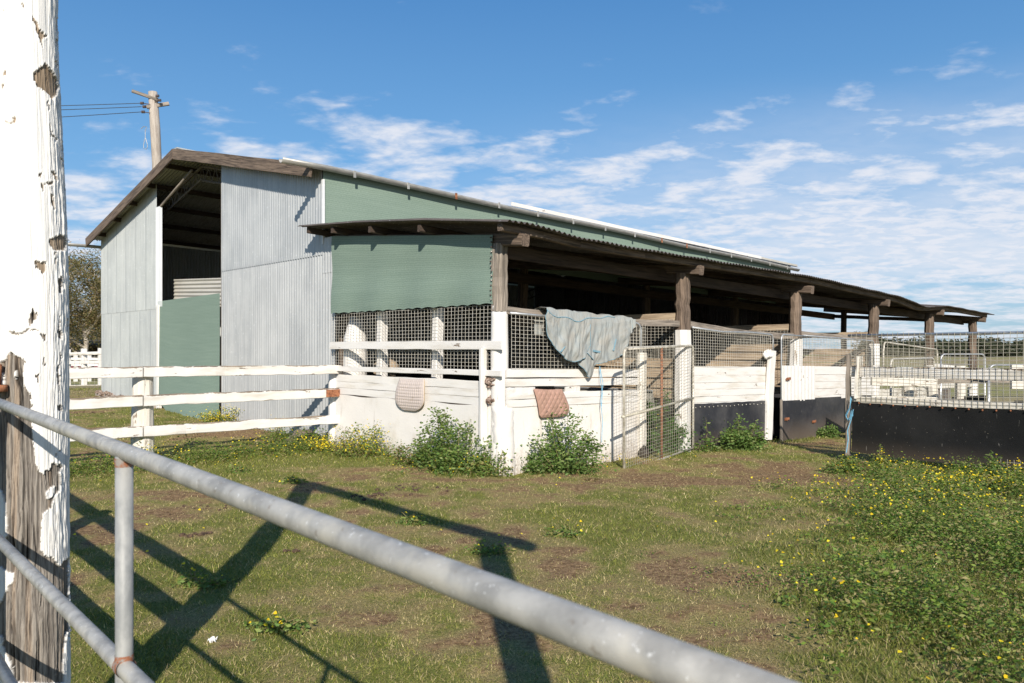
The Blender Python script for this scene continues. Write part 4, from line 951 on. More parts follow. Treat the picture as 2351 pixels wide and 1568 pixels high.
# ------------------------------------------------------------------ gateway posts
def inpoly(x, y, poly):
    ins = np.zeros(x.shape, bool); n = len(poly)
    for i in range(n):
        x0, y0 = poly[i]; x1, y1 = poly[(i + 1) % n]
        if y0 == y1: continue
        c = ((y0 > y) != (y1 > y)) & (x < (x1 - x0) * (y - y0) / (y1 - y0) + x0); ins ^= c
    return ins
GWY = thing('gateway', (-1.748, 2.829, 0), 'massive timber gateway post with thick peeling white paint over grey cracked wood', 'gateway')
BARE = [[(77, 170), (85, 165), (100, 155), (107, 148), (118, 158), (124, 168), (134, 185), (138, 205), (134, 222), (122, 235), (110, 218), (95, 206), (84, 200)],
    [(76, 38), (88, 52), (92, 66), (112, 85), (102, 92), (100, 112), (96, 100), (92, 84), (84, 66)], [(131, 40), (137, 44), (138, 74), (132, 72)], [(130, 90), (135, 92), (135, 110), (131, 110)], [(129, 142), (134, 145), (136, 162), (131, 158)],
    [(111, 233), (114, 240), (116, 260), (112, 250)], [(114, 288), (119, 292), (121, 312), (116, 308)], [(117, 312), (135, 326), (131, 332)], [(141, 318), (148, 345), (147, 362), (143, 345)], [(142, 370), (149, 372), (151, 398), (146, 392)],
    [(6, 172), (11, 165), (14, 168), (12, 178), (6, 178)], [(4, 196), (9, 196), (9, 208), (5, 206)], [(6, 24), (12, 25), (11, 28), (7, 28)], [(50, 8), (56, 7), (57, 14), (53, 16)], [(7, 284), (27, 288), (30, 278), (37, 275), (38, 284), (30, 290), (18, 290)], [(28, 275), (34, 273), (37, 283), (30, 287)],
    [(90, 406), (98, 407), (97, 415), (92, 413)], [(97, 431), (102, 432), (104, 450), (100, 450)], [(102, 430), (123, 426), (122, 434), (104, 432)], [(120, 402), (128, 400), (136, 420), (134, 428), (128, 418)], [(120, 455), (125, 456), (130, 488), (127, 491), (121, 475)], [(150, 435), (154, 438), (153, 448), (149, 445)],
    [(115, 565), (120, 559), (135, 553), (140, 548), (153, 553), (156, 575), (150, 588), (130, 587), (118, 576)], [(81, 610), (95, 614), (109, 615), (106, 640), (97, 641), (92, 630), (84, 628)], [(135, 658), (147, 645), (148, 670), (145, 688), (135, 685), (137, 672)], [(129, 592), (132, 592), (132, 622), (130, 618)],
    [(68, 750), (72, 735), (77, 720), (82, 732), (87, 735), (86, 748), (76, 756), (70, 766)], [(18, 776), (50, 781), (66, 768), (68, 771), (54, 784), (30, 784)], [(93, 783), (110, 785), (107, 800), (103, 795)], [(66, 770), (92, 773), (92, 775), (70, 773)], [(134, 775), (140, 771), (147, 785), (145, 795), (137, 792)], [(139, 742), (141, 742), (142, 772), (138, 772)], [(156, 745), (160, 750), (159, 790), (156, 780)],
    [(0, 848), (10, 845), (18, 830), (28, 827), (40, 836), (52, 838), (59, 848), (55, 856), (54, 885), (56, 906), (62, 912), (72, 925), (75, 938), (79, 948), (72, 958), (75, 990), (79, 1050), (84, 1088), (95, 1108), (103, 1112), (106, 1103), (118, 1101), (121, 1090), (127, 1082), (134, 1092), (140, 1088), (147, 1094), (141, 1108), (143, 1130), (140, 1150), (130, 1160), (120, 1190), (108, 1200), (100, 1206), (97, 1235), (95, 1290), (103, 1297), (112, 1308), (122, 1303), (140, 1328), (150, 1315), (162, 1305), (165, 1601), (-40, 1601), (-40, 850)],
    [(140, 825), (146, 838), (142, 850), (138, 870), (140, 900), (138, 925), (134, 890), (133, 865), (139, 848)], [(135, 950), (145, 948), (147, 965), (136, 962)], [(101, 835), (104, 840), (107, 855), (104, 865)], [(82, 882), (93, 876), (92, 890), (90, 898), (87, 888)], [(130, 1062), (134, 1064), (133, 1070), (130, 1068)], [(141, 1055), (146, 1056), (144, 1061)]]
PAINT = [[(107, 1160), (112, 1150), (125, 1138), (130, 1140), (131, 1150), (120, 1168), (110, 1172)], [(-40, 1145), (0, 1148), (8, 1162), (14, 1195), (16, 1240), (15, 1262), (-40, 1262)], [(-40, 1330), (0, 1330), (20, 1342), (34, 1346), (32, 1362), (18, 1375), (8, 1398), (0, 1415), (-40, 1415)],
    [(-40, 1485), (4, 1492), (8, 1520), (25, 1562), (28, 1601), (-40, 1601)], [(154, 1492), (162, 1480), (170, 1601), (149, 1601), (150, 1550)], [(32, 874), (36, 872), (37, 888), (33, 886)], [(0, 885), (8, 875), (9, 900), (0, 905)], [(70, 935), (80, 938), (82, 944), (74, 950)]]
def big_post():
    cx0, cy0, r0, H = -1.748, 2.829, .115, 3.5
    nu, nv = 340, 1150
    th = np.linspace(0, 2 * np.pi, nu, endpoint=False); zz = np.linspace(-.05, H, nv)
    T, Z = np.meshgrid(th, zz)
    cx = cx0 - .038 * smooth(Z, 1.7, 2.9) - .04 * smooth(Z, 2.9, 3.5); 
    rr = r0 * (1 + .03 * np.sin(2 * T + 1) + .02 * np.sin(3 * T + Z) + .012 * np.sin(Z * 4))
    X = cx + np.cos(T) * rr; Y = cy0 + np.sin(T) * rr
    # where the photograph shows bare wood on the side facing the yard's entrance; elsewhere generic flaking
    sx = (1175.5 + X / Y * FL) * 1.0208; sy = (803 - (Z - EYE) / Y * FL) * 1.0208
    jx = (fbm(T * 60, Z * 60, 50, 3) - .5) * 7; jy = (fbm(T * 60, Z * 60, 60, 3) - .5) * 9
    U, Vv = sx + jx, sy + jy
    facing = (np.cos(T) * X + np.sin(T) * Y) < 0.0
    bare = np.zeros(T.shape, bool)
    for p in BARE: bare |= inpoly(U, Vv, p)
    for p in PAINT: bare &= ~inpoly(U, Vv, p)
    gen = (fbm(T * 5, Z * 3.2, 70, 5) * .7 + fbm(T * 22, Z * 9, 72, 3) * .3) > .62
    bare = np.where(facing & (sy < 1640) & (sx > -38), bare, gen)
    bf = bare.astype(float)
    sm_ = bf.copy()
    for _ in range(1): sm_ = (sm_ + np.roll(sm_, 1, 1) + np.roll(sm_, -1, 1)) / 3
    wv = fbm(T * 3, Z * 6, 7, 3) * 5; grain = fbm(T * 24 + wv, Z * 6.5, 12, 5); g2 = fbm(T * 80 + wv * 2, Z * 16, 15, 3)
    crack = np.clip(.37 - fbm(T * 13 + 6 * fbm(T * 2, Z * 2.3, 8, 3), Z * 2.2, 19, 3), 0, 1) * 4.2
    wdz = -.0065 + (grain - .5) * .009 + (g2 - .5) * .004 - np.clip(crack, 0, .8) * .016
    brush = (fbm(T * 40, Z * 8, 33, 3) - .5) * .0030 + (fbm(T * 9, Z * 2.5, 35, 2) - .5) * .006
    ring = np.zeros_like(sm_)
    for k in (-3, 3): ring += np.roll(sm_, k, 1) + np.roll(sm_, k, 0)
    curl = np.clip(ring / 4, 0, 1) * .0022
    right_rough = smooth(sx, 100, 128) * facing * ((fbm(T * 55, Z * 14, 38, 3) - .5) * .011)
    dd = np.where(bare, wdz, brush + curl + right_rough)
    X = cx + np.cos(T) * (rr + dd); Y = cy0 + np.sin(T) * (rr + dd)
    V = np.stack([X, Y, Z], -1).reshape(-1, 3)
    ii = np.arange(nu); jj = np.arange(nv - 1)
    a = (jj[:, None] * nu + ii[None, :]); b_ = (jj[:, None] * nu + (ii[None, :] + 1) % nu)
    F = np.stack([a, b_, b_ + nu, a + nu], -1).reshape(-1, 4)
    w = np.clip(grain * .65 + g2 * .35, 0, 1); tone = fbm(T * 7, Z * 1.4, 88, 3)
    k = smooth(w, .3, .68)[..., None]
    wc = (1 - k) * np.array([.085, .07, .058]) + k * np.array([.33, .29, .245])
    tan = smooth(tone, .52, .72)[..., None]; wc = wc * (1 - tan * .35) + tan * .35 * (wc * np.array([1.5, 1.12, .75]))
    upper = smooth(Z, 1.6, 1.9)[..., None]; wc = wc * (1 - upper * .5) + upper * .5 * np.array([.33, .23, .13])
    wc = wc * .80 * (1 - .85 * np.clip(crack * 1.6, 0, 1))[..., None]
    pn = fbm(T * 6, Z * 2, 44, 4); pc = np.array([.70, .685, .655]) * (1 - .12 * smooth(pn, .5, .8)[..., None])
    col = np.where(bare[..., None], wc, pc).reshape(-1, 3)
    m, nt, b = newmat('peeling_post'); at_ = N(nt, 'ShaderNodeAttribute', attribute_name='vcol'); nt.links.new(at_.outputs['Color'], b.inputs['Base Color']); b.inputs['Roughness'].default_value = .68
    g = N(nt, 'ShaderNodeNewGeometry'); mp = N(nt, 'ShaderNodeMapping'); mp.inputs['Scale'].default_value = (1, 1, .3); nt.links.new(g.outputs['Position'], mp.inputs[0])
    bump(nt, b, noise(nt, mp.outputs[0], 220, 4, .6), .35, .0025)
    p = nmesh('post', V, F, m, GWY, col=col); p.data.polygons.foreach_set('use_smooth', np.ones(len(F), bool)); return p
bp = big_post(); bp['label'] = 'hinge post at the left with big bare wood patches under peeling white paint'
b = MB(); hx, hy = -1.79, 2.70
b.tube([(hx - .005, hy, 1.47), (hx, hy, 1.55)], .017, 10); b.tube([(hx, hy, 1.455), (hx, hy, 1.478)], .034, 14); b.tube([(hx, hy + .02, 1.463), (hx - .03, hy + .14, 1.463)], .012, 8)
obj('hinge_pin', b, M['rust'], bp, sm=True)
P2 = Vector((.44, .25, 0))
b = MB(); b.tube([P2 + Vector((0, 0, -.1)), P2 + Vector((-.02, 0, 1.5)), P2 + Vector((-.05, 0, 2.7)), P2 + Vector((-.05, 0, 3.45))], .115, 16, wob=.03); obj('post', b, M['rough'], GWY, sm=True)
d2 = Vector((.657, -.754, 0)); top1 = Vector((-1.83, 2.83, 3.55)); 
b = MB(); b.tube([top1 - d2 * .35, top1 + d2 * 1.6, top1 + d2 * 3.9], .085, 12, wob=.03); obj('lintel', b, M['rough'], GWY, sm=True)

# ------------------------------------------------------------------ pipe gate in front of the camera
GA = thing('farm_gate', (-1.75, 2.62, 0), 'long grey galvanised pipe gate crossing the foreground', 'gate')
gd2 = Vector((.66, -.75, 0)).normalized(); 
def TG(Y, z0, z1=None):     # point on the gate's plane at depth Y
    X = (.396 - .66 * Y) / .75; q = (2.5 - Y) / 2.3; return Vector((X, Y, z0 + ((z1 if z1 is not None else z0) - z0) * q))
def rustpipe():
    m, nt, b = newmat('weathered_galvanised'); pos = posvec(nt)
    n = noise(nt, pos, 22, 5, .6); n2 = noise(nt, pos, 130, 3, .6); n3 = noise(nt, pos, 13, 4, .6)
    c = mixc(nt, sstep(nt, n, .3, .7), (.25, .243, .225), (.43, .415, .38))
    c = mixc(nt, math_(nt, 'MULTIPLY', sstep(nt, n3, .50, .66), .6), c, (.50, .47, .40))
    c = mixc(nt, math_(nt, 'MULTIPLY', sstep(nt, n2, .64, .70), .6), c, (.70, .70, .68))
    n4 = noise(nt, pos, 48, 4, .65); c = mixc(nt, math_(nt, 'MULTIPLY', sstep(nt, n4, .62, .70), .5), c, (.17, .135, .10))
    nt.links.new(c, b.inputs['Base Color']); b.inputs['Roughness'].default_value = .5; b.inputs['Metallic'].default_value = .15
    bump(nt, b, n2, .12, .002); return m
M['gatepipe'] = rustpipe()
M['strutpipe'] = mottled('dull_pipe', (.20, .205, .20), (.31, .31, .295), 30, .55, .05, .1, (.5, 1, 1))
b = MB(); b.tube([TG(2.62, 1.437, 1.399), TG(2.0, 1.437, 1.399), TG(1.2, 1.437, 1.399), TG(.6, 1.437, 1.399), TG(.16, 1.437, 1.399)], .0150, 20); obj('top_rail', b, M['gatepipe'], GA, sm=True)
b = MB(); b.tube([TG(2.62, 1.01, 1.06), TG(2.0, 1.01, 1.06), TG(1.2, 1.01, 1.06), TG(.16, 1.01, 1.06)], .0155, 20); obj('rail', b, M['gatepipe'], GA, sm=True)
b = MB(); b.tube([TG(2.62, .63), TG(.16, .66)], .0165, 14); obj('rail', b, M['gatepipe'], GA, sm=True)
b = MB(); b.tube([TG(2.62, .18), TG(.16, .2)], .0165, 14); obj('rail', b, M['gatepipe'], GA, sm=True)
def rustmix():
    m, nt, b = newmat('rust_stain'); pos = posvec(nt); n = noise(nt, pos, 60, 5, .65)
    nt.links.new(mixc(nt, sstep(nt, n, .40, .56), (.24, .22, .2), (.25, .095, .045)), b.inputs['Base Color']); b.inputs['Roughness'].default_value = .75; bump(nt, b, n, .4, .002); return m
M['ruststain'] = rustmix()
st = TG(1.385, 0); b = MB(); b.tube([(st.x, st.y, .2), (st.x, st.y, 1.0), (st.x, st.y, 1.41)], .0150, 20); so = obj('strut', b, M['strutpipe'], GA, sm=True)
b = MB(); b.tube([(st.x, st.y, 1.392), (st.x, st.y, 1.408)], [.0152, .0168], 20, cap=False); obj('rusty_weld', b, M['ruststain'], so, sm=True)
w0 = Vector((st.x, st.y, 1.036)); b = MB(); b.tube([w0 - gd2 * .010, w0 + gd2 * .014], .0176, 20, cap=False); b.tube([(st.x, st.y, 1.045), (st.x, st.y, 1.058)], .0157, 20, cap=False); obj('rusty_weld', b, M['ruststain'], so, sm=True)
st = TG(.16, 0); b = MB(); b.tube([(st.x, st.y, .2), (st.x, st.y, 1.41)], .0165, 14); obj('strut', b, M['gatepipe'], GA, sm=True)
hg = TG(2.62, 0); b = MB(); b.tube([(hg.x, hg.y, .18), (hg.x, hg.y, 1.437)], .0165, 14); obj('strut', b, M['gatepipe'], GA, sm=True)

# ------------------------------------------------------------------ horse rug over the top rail
LOBE_L = ([1250, 1256, 1264, 1278, 1296, 1320, 1338, 1347, 1352], [740, 772, 792, 810, 826, 831, 822, 806, 790])
LOBE_R = ([1318, 1328, 1338, 1346, 1352, 1359, 1365, 1369, 1374, 1400, 1430, 1443, 1448, 1455], [815, 836, 846, 858, 866, 866, 860, 846, 836, 829, 814, 794, 770, 750])
rug = thing('horse_rug', W(1.6, -.1, 2.1), 'dusty pale blue cotton horse rug draped over the stall top rail', 'horse rug')
rbt = on_side(1452, -.14)
def rug_fn(prof, off, ph):
    ta_, tb_ = on_side(prof[0][0] + 1, -.14), on_side(prof[0][-1] - 1, -.14)
    def f(u, v):
        t = ta_ + (tb_ - ta_) * u; P0 = W(t, -.14, 0); px = 1175.5 + P0.x / P0.y * FL; g = t * 2.4 + ph
        ztop = 2.195 - .045 * math.sin(math.pi * min(1, t / 4)) + .012 * math.sin(g * 7)
        if v < 0: q = -v; return W(t, -.10 + .16 * min(1, q * 5), ztop - max(0, q - .15) * .5 + .01)
        yb = np.interp(px, prof[0], prof[1]); zb = EYE - (yb - 803) / FL * P0.y - float(drop(t))
        nz = float(vnoise(g * 5, v * 4, 3)) - .5; nz2 = float(vnoise(g * 16 + v * 3, v * 5, 5)) - .5; nz3 = float(vnoise(g * 30, v * 16, 8)) - .5
        fold = (.014 * math.sin(g * 9 + nz * 4 + v * .7) * min(1, v * 2) + .05 * nz * v + .010 * nz2 * min(1, v * 4) + .006 * nz3)
        return W(t + .02 * math.sin(v * 5 + g * 3), -.105 - off - .03 * min(1, v * 6) - fold, ztop + (zb - ztop) * v)
    return f
for prof, off, ph, nm in ((LOBE_R, .0, 0, 'rear_panel'), (LOBE_L, .045, 1.3, 'front_panel')):
    rp = rug_fn(prof, off, ph)
    b = MB(); b.grid(rp, 110, 60, lambda u, v: (u * 1.2, v * .8, 0)); rg = obj(nm, b, M['rug'], rug, sm=True)
    md = rg.modifiers.new('s', 'SOLIDIFY'); md.thickness = .006
    b = MB(); b.grid(lambda u, v: rp(u, -v * .9), 40, 10, lambda u, v: (u * 1.6, -v, 0)); obj('back_panel', b, M['rug'], rug, sm=True)
    b = MB(); b.tube([rp(0, .1 + .9 * k / 20) + Vector((-.004, -.008, 0)) for k in range(20)] + [rp(k / 90, 1.0) + Vector((-.004, -.008, 0)) for k in range(91)] + [rp(1, 1 - k / 20 * .9) + Vector((-.004, -.008, 0)) for k in range(1, 20)], .0045, 6); obj('edge_binding', b, M['rugtrim'], rug, sm=True)
    b = MB()
    if nm == 'front_panel': b.tube([rp(k / 40, .17 + .02 * math.sin(k * .3)) + Vector((-.006, -.014, 0)) for k in range(41)], .008, 6)
    else: b.tube([rp(.20 + k / 40 * .5, .10 - .08 * k / 40) + Vector((-.006, -.014, 0)) for k in range(41)], .008, 6)
    obj('piping', b, M['rugtrim'], rug, sm=True)
    b = MB()
    for (u0, v0, u1, v1) in (((.30, .60, .42, .76), (.70, .55, .64, .80), (.18, .66, .30, .74)) if nm == 'rear_panel' else ((.36, .78, .28, .96),)):
        b.bar(rp(u0, v0) + Vector((-.012, -.03, 0)), rp(u1, v1) + Vector((-.012, -.03, 0)), .028, .008, up=(-LX, -LY, .1))
    obj('strap', b, M['rugtrim'], rug)
b = MB(); b.grid(lambda u, v: W(rbt - .06 + u * .12, -.15 - .02 * math.sin(u * 9), 2.12 - v * (.22 - .12 * u)), 6, 5); obj('corner_flap', b, M['rug'], rug, sm=True)
# strap shadows and creases are the folds themselves

# ------------------------------------------------------------------ saddle pads
def pad(name, label, f, w, h, shape, quilt, mat, trim, emblem, base):
    """f(u, v, d): u across (m), v down (m), d off the wall"""
    o = thing(name, base, label, 'saddle pad')
    nu, nv = 60, 66; b = MB()
    def P(u, v):
        l, r_ = shape(v); x = l + (r_ - l) * u; xx = x * w; yy = v * h
        if quilt == 'sq': q = min(abs(math.sin(xx * math.pi / .045)), abs(math.sin(yy * math.pi / .045))) ** .6
        else: q = min(abs(math.sin((xx + yy * .75) * math.pi / .088)), abs(math.sin((xx - yy * .75) * math.pi / .088))) ** .7
        e = min(u, 1 - u, v, 1 - v) * 9; d = .008 + (.016 if quilt == 'sq' else .018) * math.sqrt(q) * min(1, e) + .018 * math.sin(v * 3) + (.015 * math.sin(v * math.pi) if quilt == 'sq' else 0)
        return f(xx, yy + .014 * math.sin(x * 3.1) * (1 - v), d)
    b.grid(P, nu, nv, lambda u, v: (u * w, v * h, 0)); m = obj('quilted_panel', b, mat, o, sm=True)
    s = m.modifiers.new('s', 'SOLIDIFY'); s.thickness = .008; s.offset = -1
    b = MB(); ring = [P(0, k / 30) for k in range(31)] + [P(k / 20, 1) for k in range(1, 21)] + [P(1, 1 - k / 30) for k in range(1, 31)]; b.tube(ring, .0045, 6); obj('piping', b, trim, o, sm=True)
    b = MB(); emblem(b, lambda x, y: f(x * w, y * h, .038)); obj('emblem', b, M['black'], o)
    return o
def sh_w(v):
    e = max(0, v - .62) / .38; k = (1 - math.sqrt(max(0, 1 - e * e * .97))) * .42
    return (.13 * (1 - v) ** 1.5 + k * .85, .95 + .05 * math.sin(v * 3.1) - k)
def em_w(b, q):   # small dark leaping shape
    pts = [(.28, .70), (.31, .66), (.36, .655), (.40, .69), (.385, .73), (.36, .71), (.345, .69), (.33, .72), (.335, .80), (.305, .80), (.305, .73)]
    b.add([q(*p) for p in pts], [tuple(range(len(pts)))])
pa = on_front(977, -.12); pb_ = on_front(909, -.12)
pad('saddle_pad', 'cream square quilted saddle pad hanging on the front boards', lambda x, y, d: W(-FO - .045 - d, pb_ - x, 1.185 - y), pb_ - pa, .47, sh_w, 'sq', M['padwhite'], M['trim'], em_w, W(-.1, (pa + pb_) / 2, .95))
def sh_p(v): return (.16 * (1 - v) ** 1.3 * -1 + .14 + (max(0, v - .85) / .15) ** 2 * .06, .80 + .20 * min(1, v * 1.5) - (max(0, v - .8) / .2) ** 2 * .14)
def em_p(b, q): b.add([q(.28, .76), q(.345, .76), q(.345, .84), q(.28, .84)], [(0, 1, 2, 3)]); b.add([q(.9, .84), q(.94, .86), q(.92, .89)], [(0, 1, 2)])
ta = on_side(1229, -.1); tb = on_side(1306, -.1)
pad('saddle_pad', 'dusty pink diamond quilted saddle pad hanging right of the corner post', lambda x, y, d: W(ta + x, -.075 - d, 1.09 - y), tb - ta, .385, sh_p, 'di', M['padpink'], M['padpink'], em_p, W((ta + tb) / 2, -.1, .9))

# ------------------------------------------------------------------ power pole and wires
x, y = at(357.5, 27); PO = thing('power_pole', (x, y, 0), 'old pale timber power pole rising behind the barn roof', 'power pole')
b = MB(); b.tube([(x, y, 0), (x + .02, y, 5), (x + .05, y, 8.0), (x - .02, y, 9.3), (x - .10, y, 10.55)], [.22, .20, .16, .17, .15], 12, wob=.04); obj('shaft', b, M['pole'], PO, sm=True)
b = MB(); b.bar((x - .72, y - .2, 10.52), (x + .12, y - .1, 10.25), .1, .1); obj('crossarm', b, M['greywood'], PO)
b = MB(); b.bar((x - .25, y - .15, 9.98), (x + .42, y + .1, 10.18), .1, .12); obj('crossarm', b, M['greywood'], PO)
for dx, dz in ((-.38, 10.1), (-.30, 9.98), (-.34, 9.8), (.22, 10.2), (.15, 10.35)):
    b = MB(); b.tube([(x + dx - .05, y - .2, dz), (x + dx + .05, y - .2, dz)], .05, 8); b.tube([(x + dx, y - .2, dz), (x, y - .1, dz - .03)], .015, 6); obj('insulator', b, M['ceramic'], PO)
b = MB(); b.tube([(x - .42, y - .2, 9.22), (x - .32, y - .2, 9.30), (x - .22, y - .2, 9.28), (x - .27, y - .2, 9.15), (x - .27, y - .2, 8.9), (x - .33, y - .2, 8.66), (x - .32, y - .2, 8.55), (x - .25, y - .2, 8.51), (x - .19, y - .2, 8.58), (x - .2, y - .2, 8.7), (x - .26, y - .2, 8.9)], .012, 6); obj('cable_loop', b, M['galv'], PO)
for k, (dz, ez) in enumerate(((10.1, 10.35), (9.98, 10.15), (9.8, 9.55))):
    b = MB(); P0 = Vector((x - .4, y - .2, dz)); P1 = Vector((x - 22, y + 1 + k * .3, ez)); pts = []
    for j in range(13):
        q = j / 12; pp = P0.lerp(P1, q); pp.z -= .25 * 4 * q * (1 - q) * .6; pts.append(pp)
    b.tube(pts, .012, 5); tag(obj('power_line', b, M['wire_dark'], None, base=P0), ['top wire of the three running left from the power pole', 'middle wire of the three running left from the power pole', 'lowest wire of the three running left from the power pole'][k], 'wire', 'wires of the power pole')

# ------------------------------------------------------------------ trees
GUM = [(.15, .14, .055), (.19, .165, .07), (.24, .19, .09), (.11, .11, .045), (.28, .20, .11)]
def tree(name, label, x, y, h, w, nleaf, size, cols=GUM, bark='bark', limbs=9):
    z0 = gzf(x, y) - .1; o = thing(name, (x, y, z0), label, 'tree'); b = MB(); tips = []
    top = Vector((x + random.uniform(-.1, .1) * w, y, z0 + h * .62)); tr = [Vector((x, y, z0)), Vector((x + .05 * w, y, z0 + h * .3)), top]
    b.tube(tr, [h * .022, h * .016, h * .008], 8)
    for i in range(limbs):
        s = random.uniform(.25, .95); q = tr[0].lerp(tr[1], s * 2) if s < .5 else tr[1].lerp(tr[2], s * 2 - 1); a = random.uniform(0, 2 * math.pi)
        e = q + Vector((math.cos(a) * w * .42, math.sin(a) * w * .42, h * random.uniform(.15, .38))); mid = q.lerp(e, .5) + Vector((0, 0, -h * .03))
        b.tube([q, mid, e], [h * .009, h * .006, h * .003], 6); tips.append(e); tips.append(mid)
        for k in range(3):
            e2 = e + Vector((random.gauss(0, w * .12), random.gauss(0, w * .12), random.uniform(0, h * .14))); b.tube([mid.lerp(e, .6), e2], [h * .003, h * .0015], 5); tips.append(e2)
    obj('trunk', b, M[bark], o)
    P = []; cl = []
    for tp in tips:
        for k in range(3): cl.append((tp + Vector((random.gauss(0, w * .10), random.gauss(0, w * .10), random.gauss(0, h * .055))), w * random.uniform(.045, .11)))
    for k in range(nleaf):
        c, r_ = random.choice(cl); P.append((c.x + random.gauss(0, r_), c.y + random.gauss(0, r_), c.z + random.gauss(0, r_ * .8)))
    V, F, c = leafcloud(np.array(P), size, cols, droop=1.2, aspect=.35); nmesh('crown', V, F, M['leaf'], o, col=c); return o
x, y = at(190, 48); tree('gum_tree', 'gum tree with pale limbs just left of the barn wall', x, y, 8.2, 4.6, 26000, .16)
x, y = at(140, 50); tree('gum_tree', 'gum tree half hidden by the peeling gateway post', x, y, 8.0, 5, 18000, .16)
x, y = at(215, 62); tree('bare_tree', 'low greyish scrubby tree with bare pale branches touching the barn corner', x, y, 6.0, 6, 12000, .15, [(.20, .165, .11), (.26, .21, .14), (.15, .13, .08)], limbs=22)
x, y = at(160, 60); tree('bare_tree', 'bushy brown green tree behind the small shed', x, y, 5.5, 7, 13000, .17, [(.16, .14, .07), (.12, .115, .05)], limbs=14)
x, y = at(60, 60); tree('gum_tree', 'gum tree standing behind the gateway post', x, y, 8, 6, 5000, .2)
# distant wood on the right
def farwood():
    P = []; T = MB()
    for i in range(150):
        px = 1990 + 460 * i / 150 + random.uniform(-3, 3); Y = random.uniform(150, 210); x, y = at(px, Y); z0 = gzf(x, y); h = random.uniform(1.2, 3.6) * (.75 + .35 * math.sin(i * .23)) + (1.6 if random.random() < .12 else 0)
        h = max(1.0, h); T.tube([(x, y, z0), (x, y, z0 + h * .8)], .12, 5)
        for k in range(4):
            c = (x + random.gauss(0, 1.4), y + random.gauss(0, 1.2), z0 + h * random.uniform(.45, .92)); m = 55
            q = rng.normal(size=(m, 3)) * np.array([.9, .9, .42]) + np.array(c); q[:, 2] = np.maximum(q[:, 2], z0 + .1); P.append(q)
        q = rng.normal(size=(60, 3)) * np.array([1.6, 1.2, .4]) + np.array((x, y, z0 + .6)); q[:, 2] = np.maximum(q[:, 2], z0); P.append(q)
    P = np.concatenate(P); V, F, c = leafcloud(P, .75, [(.055, .062, .032), (.075, .08, .045), (.04, .048, .026)], aspect=.6)
    o = nmesh('distant_wood', V, F, M['leaf'], col=c); tag(o, 'dark line of distant scrub trees on the right horizon', 'trees', kind='stuff'); obj('tree_trunk', T, M['bark2'], o)
farwood()

# ------------------------------------------------------------------ far left yard: gate, fence, sheds
x, y = at(148, 26); pg = pipe_gate(x, y, .9, .35, 3.4, 1.15, 'long pale pipe gate on the grass left of the barn', M['paintpipe'])
def farfence(px0, Y0, px1, Y1, n, label):
    x0, y0 = at(px0, Y0); x1, y1 = at(px1, Y1); o = thing('post_and_rail_fence', (x0, y0, gzf(x0, y0)), label, 'fence')
    for i in range(n):
        q = i / (n - 1); x = x0 + (x1-x0)*q; y = y0 + (y1-y0)*q; z = gzf(x, y); b = MB(); b.bar((x, y, z - .1), (x, y, z + 1.5), .2, .2); obj('post', b, M['postwhite'], o)
    for hz in (.6, .95, 1.3):
        b = MB(); b.bar((x0, y0 - .12, gzf(x0, y0) + hz), (x1, y1 - .12, gzf(x1, y1) + hz), .05, .13, seg=3); obj('rail', b, M['postwhite'], o)
farfence(120, 33, 232, 31, 4, 'nearer white post and rail fence left of the barn'); farfence(110, 44, 236, 45, 5, 'farther white post and rail fence in front of the small sheds')
def shed(px, Y, w, d, h, label, m):
    x, y = at(px, Y); z = gzf(x, y); o = thing('shed', (x, y, z), label, 'shed')
    b = MB(); b.bar((x - w/2 - .3, y - d/2, z + h + .1), (x + w/2 + .3, y - d/2 + .01, z + h + .1), .02, .02)
    b = MB(); b.add([(x - w/2 - .3, y - d/2 - .4, z + h), (x + w/2 + .3, y - d/2 - .4, z + h), (x + w/2 + .3, y + d/2, z + h + .35), (x - w/2 - .3, y + d/2, z + h + .35), (x - w/2 - .3, y - d/2 - .4, z + h + .12), (x + w/2 + .3, y - d/2 - .4, z + h + .12), (x + w/2 + .3, y + d/2, z + h + .47), (x - w/2 - .3, y + d/2, z + h + .47)], [(0, 3, 2, 1), (4, 5, 6, 7), (0, 1, 5, 4), (1, 2, 6, 5), (2, 3, 7, 6), (3, 0, 4, 7)]); obj('roof', b, M['corr_dark'], o)
    for k in range(4):
        b = MB(); xx = x - w/2 + w * k / 3; b.bar((xx, y - d/2, z), (xx, y - d/2, z + h), .16, .16); obj('post', b, M['postwhite'], o)
    b = MB(); b.bar((x - w/2, y + d/2, z + h/2), (x + w/2, y + d/2, z + h/2), .06, h, seg=3); obj('wall', b, M[m], o)
    return o
shed(165, 52, 3.0, 3, 2.1, 'small open fronted shed with dark roof beyond the far fence', 'shade_darkwood')
shed(236, 54, 3.2, 3, 2.0, 'small shed partly hidden by the barn corner', 'shade_darkwood')
x, y = at(205, 49); b = MB(); b.bar((x - 1.6, y, gzf(x, y) + .9), (x + 1.6, y, gzf(x, y) + .9), .06, .55); tag(obj('maroon_hurdle', b, M['redpanel'], None, base=(x, y, gzf(x, y))), 'dark maroon panel behind the far white rails', 'panel')

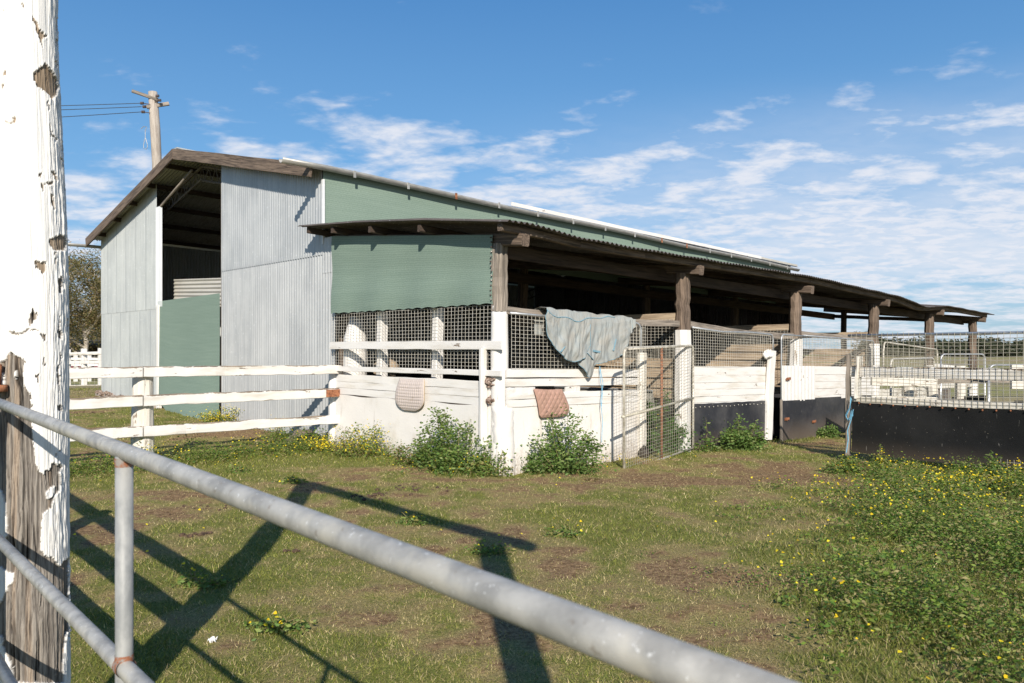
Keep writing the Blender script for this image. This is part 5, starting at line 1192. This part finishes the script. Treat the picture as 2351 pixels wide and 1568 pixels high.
# ------------------------------------------------------------------ small things on the ground
def dung(px, py, n, spread, label):
    Y = EYE * FL / (py - 803); x, y = at(px, Y); b = MB()
    for i in range(n):
        xx = x + random.gauss(0, spread); yy = y + random.gauss(0, spread * .6); s = random.uniform(.008, .021)
        b.blob((xx, yy, gzf(xx, yy) + s * .3), s * 1.3, s, s * .8, 9, 6, .45)
    tag(obj('horse_dung', b, M['soil'], None, base=(x, y, gzf(x, y))), label, 'dung', kind='stuff')
dung(860, 1140, 22, .17, 'scattered brown horse dung below the broad bush')
dung(960, 1125, 18, .2, 'brown dung pellets right of the longest rail shadow')
dung(460, 1225, 14, .10, 'small brown dung clods behind the upright gate strut')
dung(500, 1165, 16, .3, 'sparse crumbs of dung near the tip of the post shadow')
dung(672, 1262, 5, .03, 'single dark dung clod just below the foreground pipe')
dung(590, 1015, 14, .28, 'dark dung patch on the grass under the rail fence')
dung(230, 970, 18, .3, 'dark dung heap on the grass behind the rail fence')
Y = EYE * FL / (1475 - 803); x, y = at(487, Y); b = MB(); b.grid(lambda u, v: Vector((x + (u - .5) * .035 + .01 * math.sin(v * 7), y + (v - .5) * .05, gzf(x, y) + .012 + .012 * math.sin(u * 9 + v * 5))), 8, 8); tag(obj('paper_scrap', b, M['paper'], None, base=(x, y, gzf(x, y))), 'crumpled white scrap of paper on the grass', 'litter')
x, y = at(735, 13.0); b = MB(); b.blob((x - .25, y, gzf(x, y) + .1), .34, .14, .15, 14, 9, .3); tag(obj('rock', b, M['stone'], None, sm=True, base=(x, y, gzf(x, y))), 'brown flat rock at the foot of the corrugated wall', 'rock')
x, y = at(1478, 11.9); b = MB(); b.blob((x, y, gzf(x, y) + .08), .09, .09, .1, 10, 7, .3); tag(obj('rock', b, M['rubber'], None, sm=True, base=(x, y, gzf(x, y))), 'dark lump at the foot of the stall end post behind the mesh gate', 'rock')
x, y = at(1352, 9.6); bush('dry_weed', 'tiny dead brown weed on the grass in front of the green bush', x, y, .16, .1, 90, .03, DRY, 0, 'dry weed', stems=5)
for k, (px, py, lb) in enumerate(((660, 1110, 'small flowering weed at the tip of the gateway post shadow'), (930, 1200, 'small spiky weed with a yellow flower above the foreground pipe'), (470, 1345, 'small weed inside the crossing fence shadows'), (630, 1440, 'pale green grass tuft below the foreground pipe'), (1290, 1230, 'flowering weeds at the right end of the lintel shadow'), (1120, 1270, 'weed patch in the shadow of the second post'), (550, 1085, 'loose yellow flowered weed on the lawn behind the pipe'))):
    Y = EYE * FL / (py - 803); x, y = at(px, Y); bush('small_weed', lb, x, y, .32, .13, 260, .03, FW + DG, 8, 'weed', stems=8)
